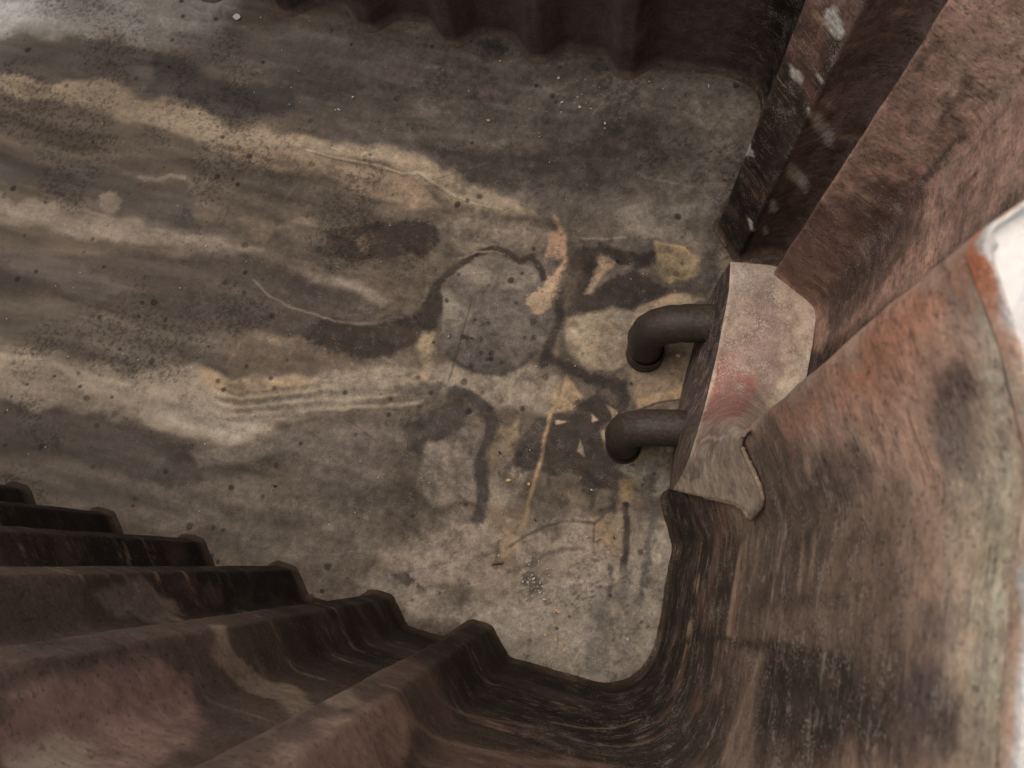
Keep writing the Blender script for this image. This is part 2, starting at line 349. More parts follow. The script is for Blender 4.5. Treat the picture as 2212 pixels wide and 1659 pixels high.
# ------------------------------------------------------------------ measured plan of the tank (metres)
OUT = np.array([[-27200,-1603],[-27195,-1710],[-27180,-1807],[-27154,-1894],[-27118,-1970],[-27073,-2036],[-27016,-2093],[-26950,-2138],[-26874,-2174],[-26787,-2200],[-26690,-2215],[-26583,-2220],[-26057,-2220],[-26018,-2218],[-25980,-2211],[-25945,-2200],[-25912,-2184],[-25881,-2164],[-25852,-2139],[-25825,-2110],[-25557,-1781],[-25545,-1768],[-25531,-1756],[-25517,-1747],[-25501,-1739],[-25485,-1734],[-25467,-1731],[-25449,-1730],[-25185,-1730],[-25169,-1731],[-25153,-1734],[-25139,-1739],[-25125,-1746],[-25112,-1755],[-25100,-1766],[-24743,-2130],[-24713,-2157],[-24680,-2180],[-24646,-2197],[-24609,-2210],[-24570,-2217],[-24529,-2220],[-23912,-2220],[-23873,-2218],[-23835,-2211],[-23800,-2200],[-23767,-2184],[-23736,-2164],[-23707,-2139],[-23680,-2110],[-23412,-1781],[-23400,-1768],[-23386,-1756],[-23372,-1747],[-23356,-1739],[-23340,-1734],[-23322,-1731],[-23304,-1730],[-23040,-1730],[-23024,-1731],[-23008,-1734],[-22994,-1739],[-22980,-1746],[-22967,-1755],[-22955,-1766],[-22598,-2130],[-22568,-2157],[-22535,-2180],[-22501,-2197],[-22464,-2210],[-22425,-2217],[-22384,-2220],[-21767,-2220],[-21728,-2218],[-21690,-2211],[-21655,-2200],[-21622,-2184],[-21591,-2164],[-21562,-2139],[-21535,-2110],[-21267,-1781],[-21255,-1768],[-21241,-1756],[-21227,-1747],[-21211,-1739],[-21195,-1734],[-21177,-1731],[-21159,-1730],[-20895,-1730],[-20879,-1731],[-20863,-1734],[-20849,-1739],[-20835,-1746],[-20822,-1755],[-20810,-1766],[-20453,-2130],[-20423,-2157],[-20390,-2180],[-20356,-2197],[-20319,-2210],[-20280,-2217],[-20239,-2220],[-19622,-2220],[-19583,-2218],[-19545,-2211],[-19510,-2200],[-19477,-2184],[-19446,-2164],[-19417,-2139],[-19390,-2110],[-19122,-1781],[-19110,-1768],[-19096,-1756],[-19082,-1747],[-19066,-1739],[-19050,-1734],[-19032,-1731],[-19014,-1730],[-18750,-1730],[-18734,-1731],[-18718,-1734],[-18704,-1739],[-18690,-1746],[-18677,-1755],[-18665,-1766],[-18308,-2130],[-18278,-2157],[-18245,-2180],[-18211,-2197],[-18174,-2210],[-18135,-2217],[-18094,-2220],[-17477,-2220],[-17438,-2218],[-17400,-2211],[-17365,-2200],[-17332,-2184],[-17301,-2164],[-17272,-2139],[-17245,-2110],[-16977,-1781],[-16965,-1768],[-16951,-1756],[-16937,-1747],[-16921,-1739],[-16905,-1734],[-16887,-1731],[-16869,-1730],[-16605,-1730],[-16589,-1731],[-16573,-1734],[-16559,-1739],[-16545,-1746],[-16532,-1755],[-16520,-1766],[-16163,-2130],[-16133,-2157],[-16100,-2180],[-16066,-2197],[-16029,-2210],[-15990,-2217],[-15949,-2220],[-15332,-2220],[-15293,-2218],[-15255,-2211],[-15220,-2200],[-15187,-2184],[-15156,-2164],[-15127,-2139],[-15100,-2110],[-14832,-1781],[-14820,-1768],[-14806,-1756],[-14792,-1747],[-14776,-1739],[-14760,-1734],[-14742,-1731],[-14724,-1730],[-14460,-1730],[-14444,-1731],[-14428,-1734],[-14414,-1739],[-14400,-1746],[-14387,-1755],[-14375,-1766],[-14018,-2130],[-13988,-2157],[-13955,-2180],[-13921,-2197],[-13884,-2210],[-13845,-2217],[-13804,-2220],[-13187,-2220],[-13148,-2218],[-13110,-2211],[-13075,-2200],[-13042,-2184],[-13011,-2164],[-12982,-2139],[-12955,-2110],[-12687,-1781],[-12675,-1768],[-12661,-1756],[-12647,-1747],[-12631,-1739],[-12615,-1734],[-12597,-1731],[-12579,-1730],[-12315,-1730],[-12299,-1731],[-12283,-1734],[-12269,-1739],[-12255,-1746],[-12242,-1755],[-12230,-1766],[-11873,-2130],[-11843,-2157],[-11810,-2180],[-11776,-2197],[-11739,-2210],[-11700,-2217],[-11659,-2220],[-11042,-2220],[-11003,-2218],[-10965,-2211],[-10930,-2200],[-10897,-2184],[-10866,-2164],[-10837,-2139],[-10810,-2110],[-10542,-1781],[-10530,-1768],[-10516,-1756],[-10502,-1747],[-10486,-1739],[-10470,-1734],[-10452,-1731],[-10434,-1730],[-10170,-1730],[-10154,-1731],[-10138,-1734],[-10124,-1739],[-10110,-1746],[-10097,-1755],[-10085,-1766],[-9728,-2130],[-9698,-2157],[-9665,-2180],[-9631,-2197],[-9594,-2210],[-9555,-2217],[-9514,-2220],[-8897,-2220],[-8858,-2218],[-8820,-2211],[-8785,-2200],[-8752,-2184],[-8721,-2164],[-8692,-2139],[-8665,-2110],[-8397,-1781],[-8385,-1768],[-8371,-1756],[-8357,-1747],[-8341,-1739],[-8325,-1734],[-8307,-1731],[-8289,-1730],[-8025,-1730],[-8009,-1731],[-7993,-1734],[-7979,-1739],[-7965,-1746],[-7952,-1755],[-7940,-1766],[-7583,-2130],[-7553,-2157],[-7520,-2180],[-7486,-2197],[-7449,-2210],[-7410,-2217],[-7369,-2220],[-6752,-2220],[-6713,-2218],[-6675,-2211],[-6640,-2200],[-6607,-2184],[-6576,-2164],[-6547,-2139],[-6520,-2110],[-6252,-1781],[-6240,-1768],[-6226,-1756],[-6212,-1747],[-6196,-1739],[-6180,-1734],[-6162,-1731],[-6144,-1730],[-5880,-1730],[-5864,-1731],[-5848,-1734],[-5834,-1739],[-5820,-1746],[-5807,-1755],[-5795,-1766],[-5438,-2130],[-5408,-2157],[-5375,-2180],[-5341,-2197],[-5304,-2210],[-5265,-2217],[-5224,-2220],[-4607,-2220],[-4568,-2218],[-4530,-2211],[-4495,-2200],[-4462,-2184],[-4431,-2164],[-4402,-2139],[-4375,-2110],[-4107,-1781],[-4095,-1768],[-4081,-1756],[-4067,-1747],[-4051,-1739],[-4035,-1734],[-4017,-1731],[-3999,-1730],[-3735,-1730],[-3719,-1731],[-3703,-1734],[-3689,-1739],[-3675,-1746],[-3662,-1755],[-3650,-1766],[-3293,-2130],[-3263,-2157],[-3230,-2180],[-3196,-2197],[-3159,-2210],[-3120,-2217],[-3079,-2220],[-2462,-2220],[-2423,-2218],[-2385,-2211],[-2350,-2200],[-2317,-2184],[-2286,-2164],[-2257,-2139],[-2230,-2110],[-1962,-1781],[-1950,-1768],[-1936,-1756],[-1922,-1747],[-1906,-1739],[-1890,-1734],[-1872,-1731],[-1854,-1730],[-1590,-1730],[-1574,-1731],[-1558,-1734],[-1544,-1739],[-1530,-1746],[-1517,-1755],[-1505,-1766],[-1150,-2129],[-1119,-2157],[-1086,-2179],[-1050,-2197],[-1013,-2209],[-974,-2217],[-932,-2219],[453,-2204],[695,-2190],[912,-2154],[1105,-2094],[1273,-2011],[1417,-1906],[1536,-1778],[1631,-1627],[1701,-1454],[1747,-1257],[1768,-1038],[1765,-796],[1671,743],[1666,796],[1654,847],[1638,897],[1615,945],[1260,1625],[1250,1646],[1244,1666],[1240,1687],[1239,1707],[1241,1727],[1246,1746],[1255,1765],[1266,1784],[1280,1802],[1459,2013],[1460,2015],[1461,2017],[1919,2582],[1941,2606],[1965,2627],[1992,2646],[2465,2946],[2505,2975],[2541,3008],[2572,3046],[2599,3087],[2837,3506],[2856,3544],[2871,3584],[2881,3624],[2887,3665],[2889,3708],[2880,4586],[2880,4600],[2879,4614],[2835,5160],[2828,5212],[2814,5260],[2794,5304],[2768,5345],[2736,5381],[2697,5412],[2652,5440],[2019,5780],[2009,5786],[2000,5793],[1992,5799],[1987,5806],[1982,5813],[1980,5821],[1979,5828],[1980,5836],[1982,5844],[1986,5852],[1991,5860],[1999,5868],[2007,5877],[2341,6183],[2353,6195],[2364,6208],[2374,6221],[2565,6515],[2584,6550],[2599,6586],[2609,6623],[2613,6661],[2613,6701],[2570,7282],[2565,7325],[2556,7363],[2545,7396],[2529,7426],[2511,7451],[2489,7471],[2464,7487],[2435,7499],[2403,7506],[2367,7509],[2328,7508],[2286,7502],[2048,7459],[2024,7453],[2002,7445],[1981,7434],[1962,7421],[1615,7155],[1607,7149],[1599,7145],[1591,7142],[1583,7140],[1576,7139],[1568,7140],[1561,7142],[1554,7146],[1547,7150],[1540,7156],[1533,7164],[1352,7377],[1350,7380],[1348,7382],[1036,7703],[1024,7717],[1014,7731],[1008,7746],[1003,7762],[1001,7779],[1002,7796],[1005,7814],[1069,8097],[1070,8100],[1071,8103],[1297,8952],[1308,9000],[1315,9049],[1440,10347],[1450,10545],[1442,10726],[1414,10889],[1368,11034],[1302,11162],[1218,11271],[1114,11364],[992,11438],[850,11495],[690,11534],[510,11555],[311,11559],[-1113,11523],[-1154,11520],[-1193,11511],[-1230,11497],[-1264,11479],[-1296,11455],[-1326,11426],[-1647,11078],[-1665,11060],[-1685,11046],[-1706,11035],[-1729,11026],[-1753,11022],[-1779,11020],[-1961,11020],[-1987,11022],[-2011,11026],[-2034,11035],[-2055,11046],[-2075,11060],[-2093,11078],[-2411,11423],[-2442,11453],[-2475,11477],[-2511,11496],[-2549,11509],[-2589,11517],[-2632,11520],[-3253,11520],[-3296,11517],[-3336,11509],[-3374,11496],[-3410,11477],[-3443,11453],[-3474,11423],[-3792,11078],[-3810,11060],[-3830,11046],[-3851,11035],[-3874,11026],[-3898,11022],[-3924,11020],[-4106,11020],[-4132,11022],[-4156,11026],[-4179,11035],[-4200,11046],[-4220,11060],[-4238,11078],[-4556,11423],[-4587,11453],[-4620,11477],[-4656,11496],[-4694,11509],[-4734,11517],[-4777,11520],[-5398,11520],[-5441,11517],[-5481,11509],[-5519,11496],[-5555,11477],[-5588,11453],[-5619,11423],[-5937,11078],[-5955,11060],[-5975,11046],[-5996,11035],[-6019,11026],[-6043,11022],[-6069,11020],[-6251,11020],[-6277,11022],[-6301,11026],[-6324,11035],[-6345,11046],[-6365,11060],[-6383,11078],[-6701,11423],[-6732,11453],[-6765,11477],[-6801,11496],[-6839,11509],[-6879,11517],[-6922,11520],[-7543,11520],[-7586,11517],[-7626,11509],[-7664,11496],[-7700,11477],[-7733,11453],[-7764,11423],[-8082,11078],[-8100,11060],[-8120,11046],[-8141,11035],[-8164,11026],[-8188,11022],[-8214,11020],[-8396,11020],[-8422,11022],[-8446,11026],[-8469,11035],[-8490,11046],[-8510,11060],[-8528,11078],[-8846,11423],[-8877,11453],[-8910,11477],[-8946,11496],[-8984,11509],[-9024,11517],[-9067,11520],[-9688,11520],[-9731,11517],[-9771,11509],[-9809,11496],[-9845,11477],[-9878,11453],[-9909,11423],[-10227,11078],[-10245,11060],[-10265,11046],[-10286,11035],[-10309,11026],[-10333,11022],[-10359,11020],[-10541,11020],[-10567,11022],[-10591,11026],[-10614,11035],[-10635,11046],[-10655,11060],[-10673,11078],[-10991,11423],[-11022,11453],[-11055,11477],[-11091,11496],[-11129,11509],[-11169,11517],[-11212,11520],[-11833,11520],[-11876,11517],[-11916,11509],[-11954,11496],[-11990,11477],[-12023,11453],[-12054,11423],[-12372,11078],[-12390,11060],[-12410,11046],[-12431,11035],[-12454,11026],[-12478,11022],[-12504,11020],[-12686,11020],[-12712,11022],[-12736,11026],[-12759,11035],[-12780,11046],[-12800,11060],[-12818,11078],[-13136,11423],[-13167,11453],[-13200,11477],[-13236,11496],[-13274,11509],[-13314,11517],[-13357,11520],[-13978,11520],[-14021,11517],[-14061,11509],[-14099,11496],[-14135,11477],[-14168,11453],[-14199,11423],[-14517,11078],[-14535,11060],[-14555,11046],[-14576,11035],[-14599,11026],[-14623,11022],[-14649,11020],[-14831,11020],[-14857,11022],[-14881,11026],[-14904,11035],[-14925,11046],[-14945,11060],[-14963,11078],[-15281,11423],[-15312,11453],[-15345,11477],[-15381,11496],[-15419,11509],[-15459,11517],[-15502,11520],[-16123,11520],[-16166,11517],[-16206,11509],[-16244,11496],[-16280,11477],[-16313,11453],[-16344,11423],[-16662,11078],[-16680,11060],[-16700,11046],[-16721,11035],[-16744,11026],[-16768,11022],[-16794,11020],[-16976,11020],[-17002,11022],[-17026,11026],[-17049,11035],[-17070,11046],[-17090,11060],[-17108,11078],[-17426,11423],[-17457,11453],[-17490,11477],[-17526,11496],[-17564,11509],[-17604,11517],[-17647,11520],[-18268,11520],[-18311,11517],[-18351,11509],[-18389,11496],[-18425,11477],[-18458,11453],[-18489,11423],[-18807,11078],[-18825,11060],[-18845,11046],[-18866,11035],[-18889,11026],[-18913,11022],[-18939,11020],[-19121,11020],[-19147,11022],[-19171,11026],[-19194,11035],[-19215,11046],[-19235,11060],[-19253,11078],[-19571,11423],[-19602,11453],[-19635,11477],[-19671,11496],[-19709,11509],[-19749,11517],[-19792,11520],[-20413,11520],[-20456,11517],[-20496,11509],[-20534,11496],[-20570,11477],[-20603,11453],[-20634,11423],[-20952,11078],[-20970,11060],[-20990,11046],[-21011,11035],[-21034,11026],[-21058,11022],[-21084,11020],[-21266,11020],[-21292,11022],[-21316,11026],[-21339,11035],[-21360,11046],[-21380,11060],[-21398,11078],[-21716,11423],[-21747,11453],[-21780,11477],[-21816,11496],[-21854,11509],[-21894,11517],[-21937,11520],[-22558,11520],[-22601,11517],[-22641,11509],[-22679,11496],[-22715,11477],[-22748,11453],[-22779,11423],[-23097,11078],[-23115,11060],[-23135,11046],[-23156,11035],[-23179,11026],[-23203,11022],[-23229,11020],[-23411,11020],[-23437,11022],[-23461,11026],[-23484,11035],[-23505,11046],[-23525,11060],[-23543,11078],[-23861,11423],[-23892,11453],[-23925,11477],[-23961,11496],[-23999,11509],[-24039,11517],[-24082,11520],[-24703,11520],[-24746,11517],[-24786,11509],[-24824,11496],[-24860,11477],[-24893,11453],[-24924,11423],[-25242,11078],[-25260,11060],[-25280,11046],[-25301,11035],[-25324,11026],[-25348,11022],[-25374,11020],[-25556,11020],[-25582,11022],[-25606,11026],[-25629,11035],[-25650,11046],[-25670,11060],[-25688,11078],[-26006,11423],[-26037,11453],[-26070,11477],[-26106,11496],[-26144,11509],[-26184,11517],[-26227,11520],[-26670,11520],[-26762,11516],[-26845,11502],[-26919,11481],[-26985,11450],[-27042,11410],[-27090,11362],[-27130,11305],[-27161,11239],[-27182,11165],[-27196,11082],[-27200,10990]], dtype=float) / 10000.0
Z_RIM = 1.282
def rim_z(x, y):
    # the rim is bent and worn unevenly along the end wall
    z = np.interp(y, [-.12, -.07, -.02, .03, .08, .13, .26], [1.272, 1.269, 1.266, 1.266, 1.272, 1.286, 1.288])
    return np.where(x > 0.06, z, 1.283)
Z_GROUND = 1.27
FLOOR_LAYERS = [
["p",[[-1009,1068],[-145,1165],[94,1152],[165,1011],[117,748],[-249,708],[-480,749],[-845,803],[-1041,876]],[88,80,74],40,30,90,20,0],
["p",[[-412,-141],[-214,-138],[-114,-80],[16,8],[130,130],[174,134],[179,-20],[170,-137],[101,-214],[-99,-229],[-178,-194],[-355,-193]],[138,128,115],22,20,90,30,0],
["p",[[-230,55],[43,129],[116,126],[87,28],[-6,-54],[-149,-94],[-334,-134],[-427,-95],[-363,-39]],[132,119,105],25,25,80,40,0],
["p",[[-1324,-104],[-1057,-72],[-843,-44],[-680,-13],[-518,11],[-439,-8],[-405,-115],[-622,-175],[-829,-194],[-1018,-165],[-1279,-202]],[92,83,74],25,25,80,40,0],
["p",[[-136,781],[75,829],[84,720],[-29,716],[-98,709]],[112,103,94],20,20,80,70,0],
["p",[[-245,1119],[32,1145],[116,1096],[145,1006],[73,955],[-89,1016],[-271,1001],[-389,1026]],[106,96,87],20,25,75,50,0],
["p",[[-621,839],[-440,842],[-198,932],[-159,904],[-175,795],[-324,784],[-482,755]],[62,54,49],22,20,75,60,0],
["p",[[-228,961],[-86,1004],[-42,906],[-130,828],[-222,854]],[70,61,55],16,20,70,60,0],
["p",[[-998,963],[-833,984],[-772,945],[-873,886],[-995,886]],[66,58,55],14,16,75,60,0],
["p",[[-544,1128],[-502,1143],[-470,1111],[-507,1078],[-541,1077]],[62,55,52],7,12,75,60,0],
["p",[[-291,1122],[-251,1143],[-210,1113],[-248,1087]],[66,58,54],7,12,75,60,0],
["p",[[-2061,1119],[-1390,1244],[-1194,1141],[-1203,1029],[-1325,945],[-1531,936],[-1689,926],[-1953,896]],[140,137,133],45,30,85,30,0],
["p",[[-2142,1164],[-1666,1252],[-1662,988],[-1831,876],[-1985,845]],[184,189,191],110,20,92,10,0],  # grey lens haze painted into the floor colour at the far left corner
["p",[[-1347,1001],[-1019,1077],[-766,1013],[-829,948],[-1059,910],[-1264,920]],[94,87,82],25,25,60,50,0],
["p",[[-1958,906],[-1783,891],[-1626,906],[-1528,929],[-1347,936],[-1235,911],[-1126,891],[-964,920],[-918,873],[-928,846],[-1021,805],[-1094,805],[-1220,809],[-1318,799],[-1411,837],[-1523,792],[-1583,785],[-1739,795],[-1909,804]],[82,77,73],14,20,80,40,0],
["p",[[-1343,926],[-1233,906],[-1124,886],[-962,915],[-930,850],[-1022,810],[-1094,805],[-1220,809],[-1326,818]],[62,57,54],14,18,80,40,0],
["p",[[-1409,722],[-1223,726],[-1057,707],[-929,686],[-802,700],[-694,681],[-655,666],[-634,600],[-812,621],[-998,612],[-1144,613],[-1313,600],[-1421,617],[-1506,634],[-1765,619],[-1806,706],[-1552,738]],[86,75,65],10,18,85,50,0],
["p",[[-1837,770],[-1737,790],[-1665,789],[-1582,782],[-1483,822],[-1409,832],[-1348,797],[-1293,801],[-1218,802],[-1140,795],[-1093,775],[-988,782],[-868,783],[-700,805],[-580,798],[-517,768],[-447,756],[-309,731],[-283,714],[-429,694],[-574,732],[-687,764],[-780,758],[-881,751],[-952,750],[-1030,738],[-1097,708],[-1132,710],[-1227,735],[-1339,726],[-1452,749],[-1554,743],[-1811,715]],[138,122,100],12,16,90,50,0],
["p",[[-1099,713],[-1030,738],[-881,751],[-780,758],[-685,760],[-574,732],[-516,688],[-595,656],[-658,675],[-741,685],[-804,704],[-929,686],[-1030,698]],[124,105,84],6,12,90,80,0],
["l",[[-874,752],[-769,753],[-691,754],[-626,745],[-595,758],[-549,742],[-498,722],[-444,710],[-376,713]],[160,146,126],2,4,80,30,3],
["l",[[-857,749],[-767,747],[-689,746],[-624,739],[-587,750],[-546,732],[-495,713]],[92,80,68],3,4,70,40,4],
["p",[[-470,677],[-416,703],[-324,683],[-264,702],[-238,667],[-265,624],[-324,624],[-366,619],[-426,586],[-490,612],[-511,635]],[112,101,88],10,16,85,70,0],
["p",[[-1747,581],[-1496,610],[-1313,600],[-1233,588],[-1134,613],[-1087,567],[-1097,493],[-1247,502],[-1353,517],[-1451,509],[-1532,516],[-1702,488]],[76,69,65],10,18,85,60,0],
["l",[[-1256,596],[-1213,600],[-1181,620],[-1141,619]],[122,108,94],4,12,80,70,10],
["p",[[-1702,488],[-1576,476],[-1537,460],[-1455,493],[-1365,484],[-1242,488],[-1086,491],[-976,488],[-891,489],[-966,462],[-1104,448],[-1216,427],[-1310,415],[-1412,420],[-1659,397]],[124,112,98],9,18,85,70,0],
["p",[[-1334,531],[-1307,549],[-1275,539],[-1273,510],[-1298,492],[-1327,508]],[122,108,93],5,16,70,90,0],
["p",[[-978,544],[-920,581],[-882,552],[-845,580],[-805,598],[-787,574],[-877,539],[-898,506],[-939,515]],[124,109,93],6,18,75,90,0],
["p",[[-1249,506],[-1100,502],[-1019,516],[-981,501],[-1094,484],[-1200,483]],[92,84,78],6,14,70,60,0],
["p",[[-1612,299],[-1294,379],[-898,468],[-661,442],[-576,418],[-532,280],[-612,295],[-742,288],[-879,290],[-1045,240],[-1196,262],[-1345,267],[-1586,243]],[72,62,57],12,22,85,50,0],
["p",[[-1633,343],[-1383,353],[-1248,338],[-1172,318],[-1249,272],[-1381,292],[-1604,281]],[96,87,82],10,26,60,90,0],
["p",[[-1526,224],[-1338,250],[-1045,240],[-921,279],[-852,217],[-935,196],[-1024,165],[-1168,137],[-1249,135],[-1342,148],[-1477,119]],[92,83,74],10,22,80,70,0],
["p",[[-776,564],[-624,625],[-574,639],[-511,637],[-497,606],[-512,566],[-561,527],[-618,523],[-712,510]],[58,43,35],6,14,90,90,0],
["p",[[-686,567],[-668,580],[-647,557],[-647,530],[-672,538]],[112,90,72],3,10,75,90,0],
["p",[[-629,529],[-550,562],[-501,546],[-471,490],[-498,435],[-573,425],[-622,454]],[96,82,68],8,16,75,80,0],
["p",[[-496,431],[-474,485],[-438,480],[-436,424],[-436,389],[-475,362],[-537,312],[-656,278],[-733,307],[-707,362],[-583,388]],[52,42,35],10,14,92,70,0],
["p",[[-759,441],[-736,464],[-647,468],[-610,463],[-562,439],[-577,422],[-624,439],[-682,439]],[118,107,94],9,12,85,70,0],
["l",[[-888,414],[-846,388],[-791,374],[-727,372],[-670,363]],[120,107,92],3,5,80,50,4],
["l",[[-670,363],[-616,374],[-566,389],[-537,414]],[112,99,84],5,6,60,50,5],
["p",[[-877,286],[-838,304],[-758,306],[-704,306],[-782,274],[-826,270]],[116,99,80],9,14,75,90,0],
["p",[[-902,231],[-825,268],[-700,294],[-538,300],[-580,264],[-681,238],[-778,201],[-855,190]],[98,83,68],9,14,80,80,0],
["p",[[-1518,100],[-1427,120],[-1349,133],[-1291,143],[-1241,128],[-1167,133],[-1023,161],[-933,192],[-887,191],[-852,182],[-778,201],[-679,234],[-604,271],[-535,292],[-464,306],[-415,284],[-467,246],[-541,210],[-615,174],[-683,144],[-724,112],[-724,87],[-791,53],[-828,35],[-895,34],[-958,22],[-1019,36],[-1121,26],[-1233,11],[-1322,-3],[-1455,-31]],[130,118,102],12,16,92,40,0],
["l",[[-1415,94],[-1338,108],[-1278,114],[-1239,102],[-1153,101],[-1088,114]],[158,145,124],8,8,70,30,12],
["p",[[-941,188],[-887,191],[-851,178],[-778,199],[-711,224],[-659,227],[-707,189],[-784,154],[-860,141],[-908,150]],[150,126,94],8,10,88,50,0],
["p",[[-1032,80],[-961,87],[-903,113],[-847,119],[-788,104],[-755,100],[-811,48],[-897,38],[-967,45]],[136,127,114],12,12,85,50,0],
["p",[[-1166,76],[-1044,98],[-988,96],[-1025,73],[-1125,47]],[128,114,98],8,12,60,50,0],
["p",[[-862,171],[-834,182],[-805,151],[-799,110],[-820,96],[-843,133]],[104,84,62],6,14,75,90,0],
["l",[[-882,153],[-827,152],[-749,182],[-672,213],[-613,234],[-525,261],[-441,299]],[96,84,72],4,6,60,60,5],
["l",[[-878,142],[-824,142],[-746,172],[-668,202],[-610,222],[-521,248],[-437,286]],[160,146,120],4,6,60,60,6],
["l",[[-874,132],[-821,133],[-743,164],[-665,192],[-606,212],[-518,238],[-433,274]],[96,85,75],4,6,60,60,8],
["l",[[-870,121],[-817,123],[-739,154],[-661,181],[-602,201],[-514,226],[-429,261]],[156,142,120],4,6,60,60,5],
["l",[[-867,112],[-814,115],[-736,146],[-658,172],[-599,191],[-511,216],[-426,250]],[100,90,80],4,6,60,60,6],
["l",[[-863,102],[-811,106],[-733,137],[-654,162],[-596,181],[-507,205],[-422,238]],[148,136,118],4,6,60,60,8],
["l",[[-858,90],[-807,95],[-729,126],[-650,150],[-592,168],[-503,192],[-418,224]],[98,90,82],4,6,60,60,5],
["p",[[-1455,-33],[-1233,11],[-1120,23],[-1017,32],[-957,18],[-860,1],[-834,-33],[-960,-87],[-1098,-83],[-1187,-93],[-1406,-134]],[70,62,57],16,24,88,40,0],
["p",[[-908,10],[-811,-11],[-737,25],[-703,51],[-638,52],[-762,-26],[-879,-66],[-963,-80]],[66,57,52],12,18,80,50,0],
["p",[[-885,7],[-788,45],[-699,102],[-636,110],[-665,69],[-738,29],[-811,-11],[-857,-19]],[104,95,86],7,12,80,60,0],
["p",[[-713,81],[-644,133],[-502,187],[-443,169],[-453,68],[-439,-8],[-569,-23],[-647,16],[-708,41]],[88,80,75],18,22,60,100,0],
["p",[[-605,243],[-489,270],[-434,312],[-417,312],[-394,335],[-340,323],[-271,340],[-218,375],[-182,375],[-141,361],[-143,290],[-187,275],[-228,276],[-293,272],[-339,289],[-412,254],[-530,224],[-594,208]],[124,112,97],9,14,88,70,0],
["p",[[-474,358],[-466,388],[-438,397],[-428,361],[-439,341],[-418,316],[-439,302],[-458,327]],[134,119,90],10,10,85,70,0],
["p",[[-489,270],[-440,304],[-426,301],[-427,288],[-469,273]],[146,126,95],3,6,80,50,0],
["p",[[-485,257],[-425,289],[-363,287],[-352,278],[-400,257],[-475,238]],[82,73,67],6,10,75,60,0],
["p",[[-431,545],[-403,583],[-352,601],[-309,600],[-273,591],[-243,576],[-198,517],[-192,475],[-208,411],[-237,370],[-278,337],[-335,333],[-400,355],[-435,406],[-444,457],[-437,507]],[90,82,77],5,10,92,50,0],
["p",[[-431,545],[-407,582],[-360,599],[-314,604],[-273,591],[-247,575],[-284,540],[-343,521],[-407,523]],[108,99,88],5,8,80,60,0],
["p",[[-452,486],[-416,508],[-396,486],[-371,457],[-393,417],[-434,424]],[112,104,93],5,10,75,60,0],
["p",[[-278,338],[-335,335],[-391,353],[-384,384],[-297,376],[-261,364]],[76,70,68],7,8,70,60,0],
["l",[[-425,497],[-342,519],[-281,529]],[80,71,65],4,4,50,40,4],
["l",[[-483,430],[-477,467],[-461,515],[-434,555],[-409,588],[-373,613],[-335,616],[-305,599],[-279,616],[-257,595],[-240,572]],[52,43,37],4,5,90,40,14],
["l",[[-482,441],[-473,496],[-448,543],[-422,574]],[66,55,45],7,8,80,60,14],
["l",[[-436,575],[-403,597],[-371,607],[-332,606]],[140,126,106],3,4,70,40,3],
["l",[[-442,422],[-431,373],[-407,349],[-377,335]],[84,74,66],7,8,70,60,10],
["l",[[-400,355],[-370,337],[-334,331],[-277,335],[-236,366],[-208,411]],[62,54,49],5,6,80,50,9],
["p",[[-256,726],[-242,716],[-214,672],[-196,618],[-210,593],[-207,541],[-208,514],[-240,487],[-264,514],[-245,549],[-224,581],[-206,625],[-247,620],[-256,672],[-242,689]],[156,124,96],4,9,92,80,0],
["p",[[-256,685],[-217,685],[-207,647],[-231,641]],[164,120,92],5,6,75,40,0],
["p",[[-251,605],[-210,624],[-223,594]],[84,76,72],3,5,90,40,0],
["p",[[-265,518],[-243,545],[-228,580],[-209,549],[-210,514],[-244,484]],[146,125,98],4,12,85,90,0],
["p",[[-131,576],[-119,610],[-93,638],[-61,642],[6,618],[35,612],[-4,572],[-38,547],[-78,546],[-115,528],[-173,497],[-199,551],[-192,588],[-192,637],[-176,670],[-133,684],[-88,670],[-30,718],[-9,663],[-60,637]],[54,45,41],6,10,95,60,0],
["p",[[-212,682],[-157,697],[-108,699],[-78,713],[-22,722],[-17,700],[-68,671],[-111,679],[-172,673],[-203,648]],[84,77,72],8,12,75,80,0],
["l",[[-204,684],[-171,687],[-123,696],[-89,706]],[132,122,108],3,5,70,70,4],
["p",[[-137,659],[-92,643],[-119,610],[-130,564],[-143,560],[-140,614]],[138,114,90],5,7,92,60,0],
["l",[[-181,626],[-176,557],[-173,497]],[102,87,70],14,10,65,90,23],
["p",[[-27,714],[-1,719],[45,715],[85,694],[85,659],[29,622],[-3,640]],[124,106,75],4,7,94,40,0],
["l",[[-20,712],[41,714],[53,704]],[166,138,94],2,3,75,40,3],
["p",[[84,702],[112,757],[133,657],[106,616],[36,608],[26,619],[81,658]],[74,66,62],6,10,88,80,0],
["p",[[-173,497],[-120,518],[-77,542],[-29,545],[10,584],[64,610],[108,608],[74,583],[2,548],[-15,501],[-9,461],[-12,439],[-44,406],[-103,400],[-150,426]],[136,121,98],5,9,90,60,0],
["p",[[-83,547],[-29,545],[-28,507],[-57,491],[-76,520]],[112,104,94],4,6,75,50,0],
["p",[[-169,498],[-120,516],[-102,463],[-145,452]],[150,137,114],6,8,70,50,0],
["p",[[-7,570],[31,598],[61,607],[56,593],[15,562]],[150,125,98],3,5,80,50,0],
["l",[[-193,527],[-182,495],[-184,464],[-190,424],[-192,385]],[50,41,38],6,8,92,50,20],
["l",[[-183,396],[-141,390],[-99,384],[-69,377],[-28,373],[-4,354],[-8,325]],[56,45,42],6,10,94,50,23],
["l",[[-89,378],[-39,386],[2,380]],[58,47,43],6,12,85,60,19],
